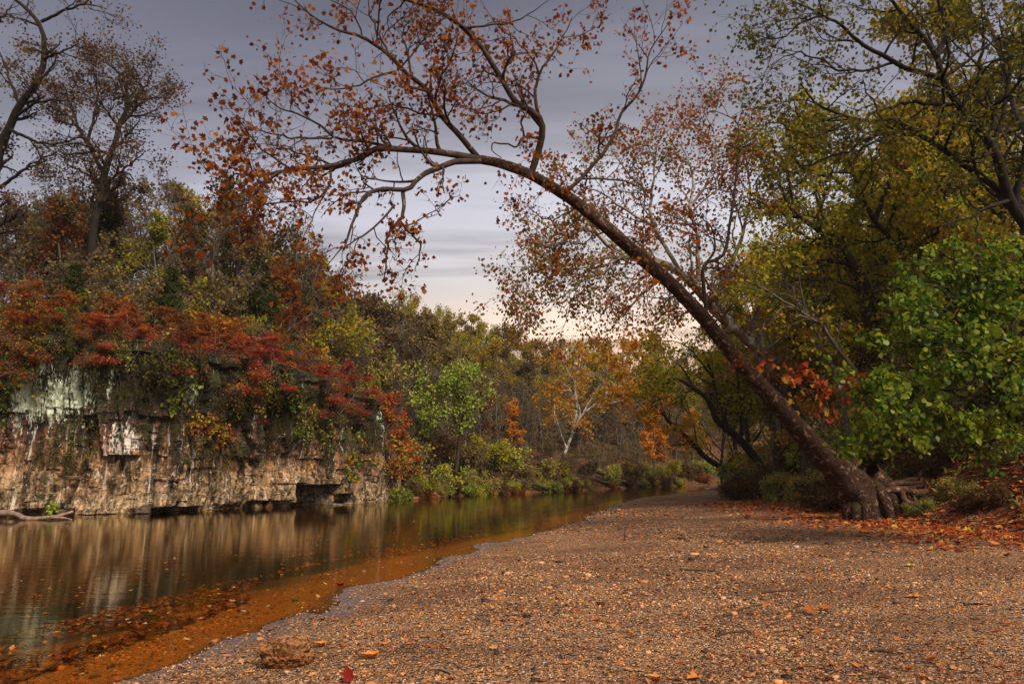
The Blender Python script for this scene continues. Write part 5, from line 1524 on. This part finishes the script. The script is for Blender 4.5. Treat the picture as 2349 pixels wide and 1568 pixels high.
# low green cover on the right bank
bx = rg.uniform(9, 40, 60000)
by = rg.uniform(13, 60, 60000)
dB = -polydist(BANK, bx, by)[0]
k = (dB > .3) & (dB < 11) & (fbm(np.stack([bx * .5, by * .5, bx * 0 + 3], -1), 3) > np.where(by < 19, .18, -.25))
xx, yy = bx[k], by[k]
mb = MB()
pos = np.stack([xx, yy, hgt(xx, yy) + rg.uniform(0, .4, len(xx)) ** 1.5], -1)
ax = rg.normal(size=pos.shape) + np.array([0, 0, .9])
leaves(mb, pos, ax, rg.uniform(.1, .26, len(xx)), SLIM, rg)
tag(mb.build('undergrowth', M['grass_leaf'], smooth=False), kind='stuff')
# litter on the far hillside
sx_ = rg.uniform(S_END, LARC[-1] - 40, 22000)
dx_ = rg.uniform(.2, 26, 22000)
X, Y, _, _ = on_left(sx_, 0.0)
X, Y, NX, NY = on_left(sx_, dx_)
ground_leaves('hillside_litter', X, Y, rg.uniform(.15, .4, len(X)), M['russet_leaf'], rg, (DIAMOND, DIAMOND), .05, flatness=.6)
# sunken leaves along the drop-off, floating leaves
def shore_band(n, y0, y1, d0, d1):
    Y = np.exp(rg.uniform(math.log(y0), math.log(y1), n))
    sh = np.array(SHORE)
    xs = np.interp(Y, sh[3:, 1], sh[3:, 0])
    return xs - rg.uniform(0, 1, n) ** 1.3 * (d1 - d0) - d0, Y
x, y = shore_band(5600, 4.5, 26, 1.5, 4.2)
kk = fbm(np.stack([x * .6, y * .35, x * 0], -1), 3) > -.15
x, y = x[kk], y[kk]
ground_leaves('sunken_leaves', x, y, .1 * rg.uniform(.5, 1.2, len(x)), M['sunk_leaf'], rg, (LOBED, DIAMOND), .05)
x, y = shore_band(420, 5, 34, .2, 5.5)
ground_leaves('floating_leaves', x, y, .065 * rg.uniform(.4, 1.2, len(x)), M['float_leaf'], rg, (DIAMOND, CURLED), z=np.full(len(x), .004), flatness=.08)

# single fallen leaves that stand out
def lone_leaf(u, v, size, tmpl, cols, label, rot=0.0, tilt=0.0):
    p = G(u, v, .2)
    for _ in range(3): p = G(u, v, hz(p[0], p[1]))
    mb = MB()
    rng = np.random.default_rng(int(u))
    tv, tf = tmpl
    q = tv - np.array([0, .45, 0])
    q = q * size
    c, s = math.cos(rot), math.sin(rot)
    q = np.stack([q[:, 0] * c - q[:, 1] * s, q[:, 0] * s + q[:, 1] * c, q[:, 2]], -1)
    ct, st = math.cos(tilt), math.sin(tilt)
    q = np.stack([q[:, 0], q[:, 1] * ct - q[:, 2] * st, q[:, 1] * st + q[:, 2] * ct], -1)
    q[:, 2] -= q[:, 2].min()
    mb.add(q, tf)
    stem = catmull(np.array([q[1], q[1] + (q[1] - q[0]) * .5 + np.array([0, 0, .01]), q[1] + (q[1] - q[0]) * 1.2]), 6)
    tubes(mb, stem, np.full(6, .0018), 4)
    o = mb.build('fallen_leaf', leaf_mat('lone_leaf', cols, .15, .3, 8, 0), None)
    o.location = (p[0], p[1], hz(p[0], p[1]) + .012)
    tag(o, label, 'leaf')
RED = [(.09, .008, .008), (.16, .014, .012), (.24, .03, .022)]
ORG = [(.45, .13, .03), (.55, .2, .05), (.5, .24, .08)]
BRN = [(.18, .05, .02), (.3, .09, .03), (.36, .13, .05)]
lone_leaf(798, 1562, .12, CURLED, RED, 'crimson maple leaf standing on edge at the bottom of the gravel', .4, .9)
lone_leaf(734, 1482, .12, CURLED, ORG, 'orange curled leaf just right of the sandstone block', 1.2)
lone_leaf(845, 1510, .15, CURLED, ORG, 'long wavy orange leaf lying right of the crimson leaf', 1.6)
lone_leaf(880, 1478, .09, LOBED, ORG, 'flat yellow orange leaf right of the sandstone block', .3)
lone_leaf(1855, 1408, .13, CURLED, BRN, 'left one of two tightly curled brown leaves on the gravel', .3, .5)
lone_leaf(1890, 1400, .13, CURLED, BRN, 'right one of two tightly curled brown leaves on the gravel', 1.4, .3)
lone_leaf(1590, 1557, .11, LOBED, ORG, 'flat orange leaf at the bottom edge of the gravel', 2.2)
lone_leaf(1500, 1560, .1, CURLED, ORG, 'small orange leaf at the bottom edge, left of the flat one', 1.0)
lone_leaf(2095, 1370, .13, LOBED, ORG, 'bright orange leaf on the right part of the gravel', 1.4)
lone_leaf(1270, 1360, .1, CURLED, ORG, 'orange leaf in the middle of the left gravel', .8)
lone_leaf(2085, 1298, .13, LOBED, [(.5, .38, .04), (.6, .45, .05)], 'yellow leaf lying on the gravel right of the trunk', .8)
lone_leaf(778, 1344, .15, CURLED, RED, 'scarlet leaf at the edge of the shallow water', 1.2)

# ------------------------------------------------------------------ evening air
m, nt, out = new_mat('haze')
nb = NB(nt)
pv = nb.n('VolumePrincipled')
pv.inputs['Color'].default_value = (.78, .8, .86, 1)
pv.inputs['Density'].default_value = .0003
pv.inputs['Anisotropy'].default_value = .2
nb.l(pv.outputs[0], out.inputs['Volume'])
mb = MB()
c8 = np.array([(x, y, z) for z in (-3, 60) for y in (-280, 720) for x in (-440, 440)], float)
mb.add(c8, [[0, 2, 3, 1], [4, 5, 7, 6], [0, 1, 5, 4], [2, 6, 7, 3], [0, 4, 6, 2], [1, 3, 7, 5]])
if HAZE:
    tag(mb.build('haze', m, smooth=False), kind='stuff')

# ------------------------------------------------------------------ sky, sun, camera
SUN_EL, SUN_AZ = 42.0, 145.0                              # azimuth clockwise from the view direction (+Y): behind the camera, to the right
w = bpy.data.worlds.new('World')
SC.world = w
w.use_nodes = True
nt = w.node_tree
nt.nodes.clear()
nb = NB(nt)
out = nb.n('OutputWorld')
bg = nb.n('Background')
bg.inputs['Strength'].default_value = .1
sky = nb.n('TexSky')
sky.sky_type = 'NISHITA'
sky.sun_disc = False
sky.sun_elevation = R_(SUN_EL)
sky.sun_rotation = R_(SUN_AZ)
tc = nb.n('TexCoord')
dv = tc.outputs['Generated']
sx = nb.n('SeparateXYZ')
nb.l(dv, sx.inputs[0])
zc = nb.math('MAXIMUM', sx.outputs['Z'], 0.0)
den = nb.math('ADD', zc, .1)
cx = nb.math('DIVIDE', sx.outputs['X'], den)
cy = nb.math('DIVIDE', sx.outputs['Y'], den)
cmb = nb.n('CombineXYZ')
nb.l(cx, cmb.inputs[0])
nb.l(cy, cmb.inputs[1])
c1 = nb.noise(nb.mapping(cmb.outputs[0], (.2, .95, 1), loc=(1.3, .4, 0)), 1.0, 6, .55, .4)
c2 = nb.noise(nb.mapping(cmb.outputs[0], (.6, 1.3, 1), loc=(5, 2, 0)), .55, 5, .55)
K10 = 10.0
def sc10(c): return tuple(K10 * x for x in c)
grad = nb.ramp(zc, [(0.0, (.5, .31, .2)), (.12, (.58, .375, .24)), (.19, (.5, .365, .27)), (.26, (.31, .285, .275)), (.36, (.25, .245, .27)), (.47, (.215, .208, .225)), (.6, (.135, .13, .142)), (.72, (.25, .25, .29)), (.9, (.38, .38, .41))])
cool = nb.ramp(zc, [(0.0, (.27, .25, .29)), (.25, (.26, .25, .29)), (.38, (.245, .24, .285)), (.5, (.21, .205, .26)), (.6, (.15, .147, .19)), (.72, (.25, .25, .29)), (.9, (.38, .38, .41))])  # both ramps brighten again above the frame, unseen, to light the ground
dt = nb.n('VectorMath', operation='DOT_PRODUCT')
nb.l(dv, dt.inputs[0])
dt.inputs[1].default_value = (.15, .988, .0)
warm = nb.ramp(dt.outputs['Value'], [(.78, 0.0), (.95, 1.0)])
base = nb.mix(warm, cool, grad)
band = nb.ramp(c1, [(.36, .55), (.46, .82), (.52, 1.05), (.58, 1.6)])
soft = nb.ramp(c2, [(.3, .75), (.7, 1.25)])
base = nb.mix(1.0, nb.mix(1.0, base, band, 'MULTIPLY'), soft, 'MULTIPLY')
# unseen sky behind the camera, brightened to add light on the scene
bk = nb.n('VectorMath', operation='DOT_PRODUCT')
nb.l(dv, bk.inputs[0])
bk.inputs[1].default_value = (.4, -.75, .55)
glow = nb.ramp(bk.outputs['Value'], [(.0, 0.0), (.9, 1.0)])
base = nb.mix(glow, base, (.5, .47, .43))
sc = nb.n('VectorMath', operation='SCALE')
nb.l(base, sc.inputs[0])
sc.inputs['Scale'].default_value = K10
fin = nb.mix(.94, sky.outputs[0], sc.outputs[0])
nb.l(fin, bg.inputs[0])
nb.l(bg.outputs[0], out.inputs[0])

sun = bpy.data.lights.new('sun', 'SUN')
sun.energy = 2.9
sun.angle = R_(18)
sun.color = (1, .87, .68)
so = bpy.data.objects.new('sun', sun)
COL.objects.link(so)
az, el = R_(SUN_AZ), R_(SUN_EL)
tosun = Vector((math.sin(az) * math.cos(el), math.cos(az) * math.cos(el), math.sin(el)))
so.rotation_euler = tosun.to_track_quat('Z', 'Y').to_euler()

cam = bpy.data.cameras.new('camera')
cam.sensor_width = 36
cam.lens = 36 * FPX / 2348
cam.clip_end = 3000
cam.clip_start = .05
co = bpy.data.objects.new('camera', cam)
COL.objects.link(co)
co.location = (0, 0, CAMZ)
co.rotation_euler = (math.pi / 2 + PITCH, 0, 0)
SC.camera = co

SC.view_settings.view_transform = 'Standard'
SC.view_settings.look = 'None'
SC.view_settings.exposure = .78
SC.view_settings.gamma = 1
SC.render.engine = 'CYCLES'
SC.cycles.max_bounces = 6
SC.cycles.diffuse_bounces = 3
SC.cycles.glossy_bounces = 3
SC.cycles.transmission_bounces = 3
SC.cycles.transparent_max_bounces = 6
SC.cycles.caustics_reflective = False
SC.cycles.caustics_refractive = False
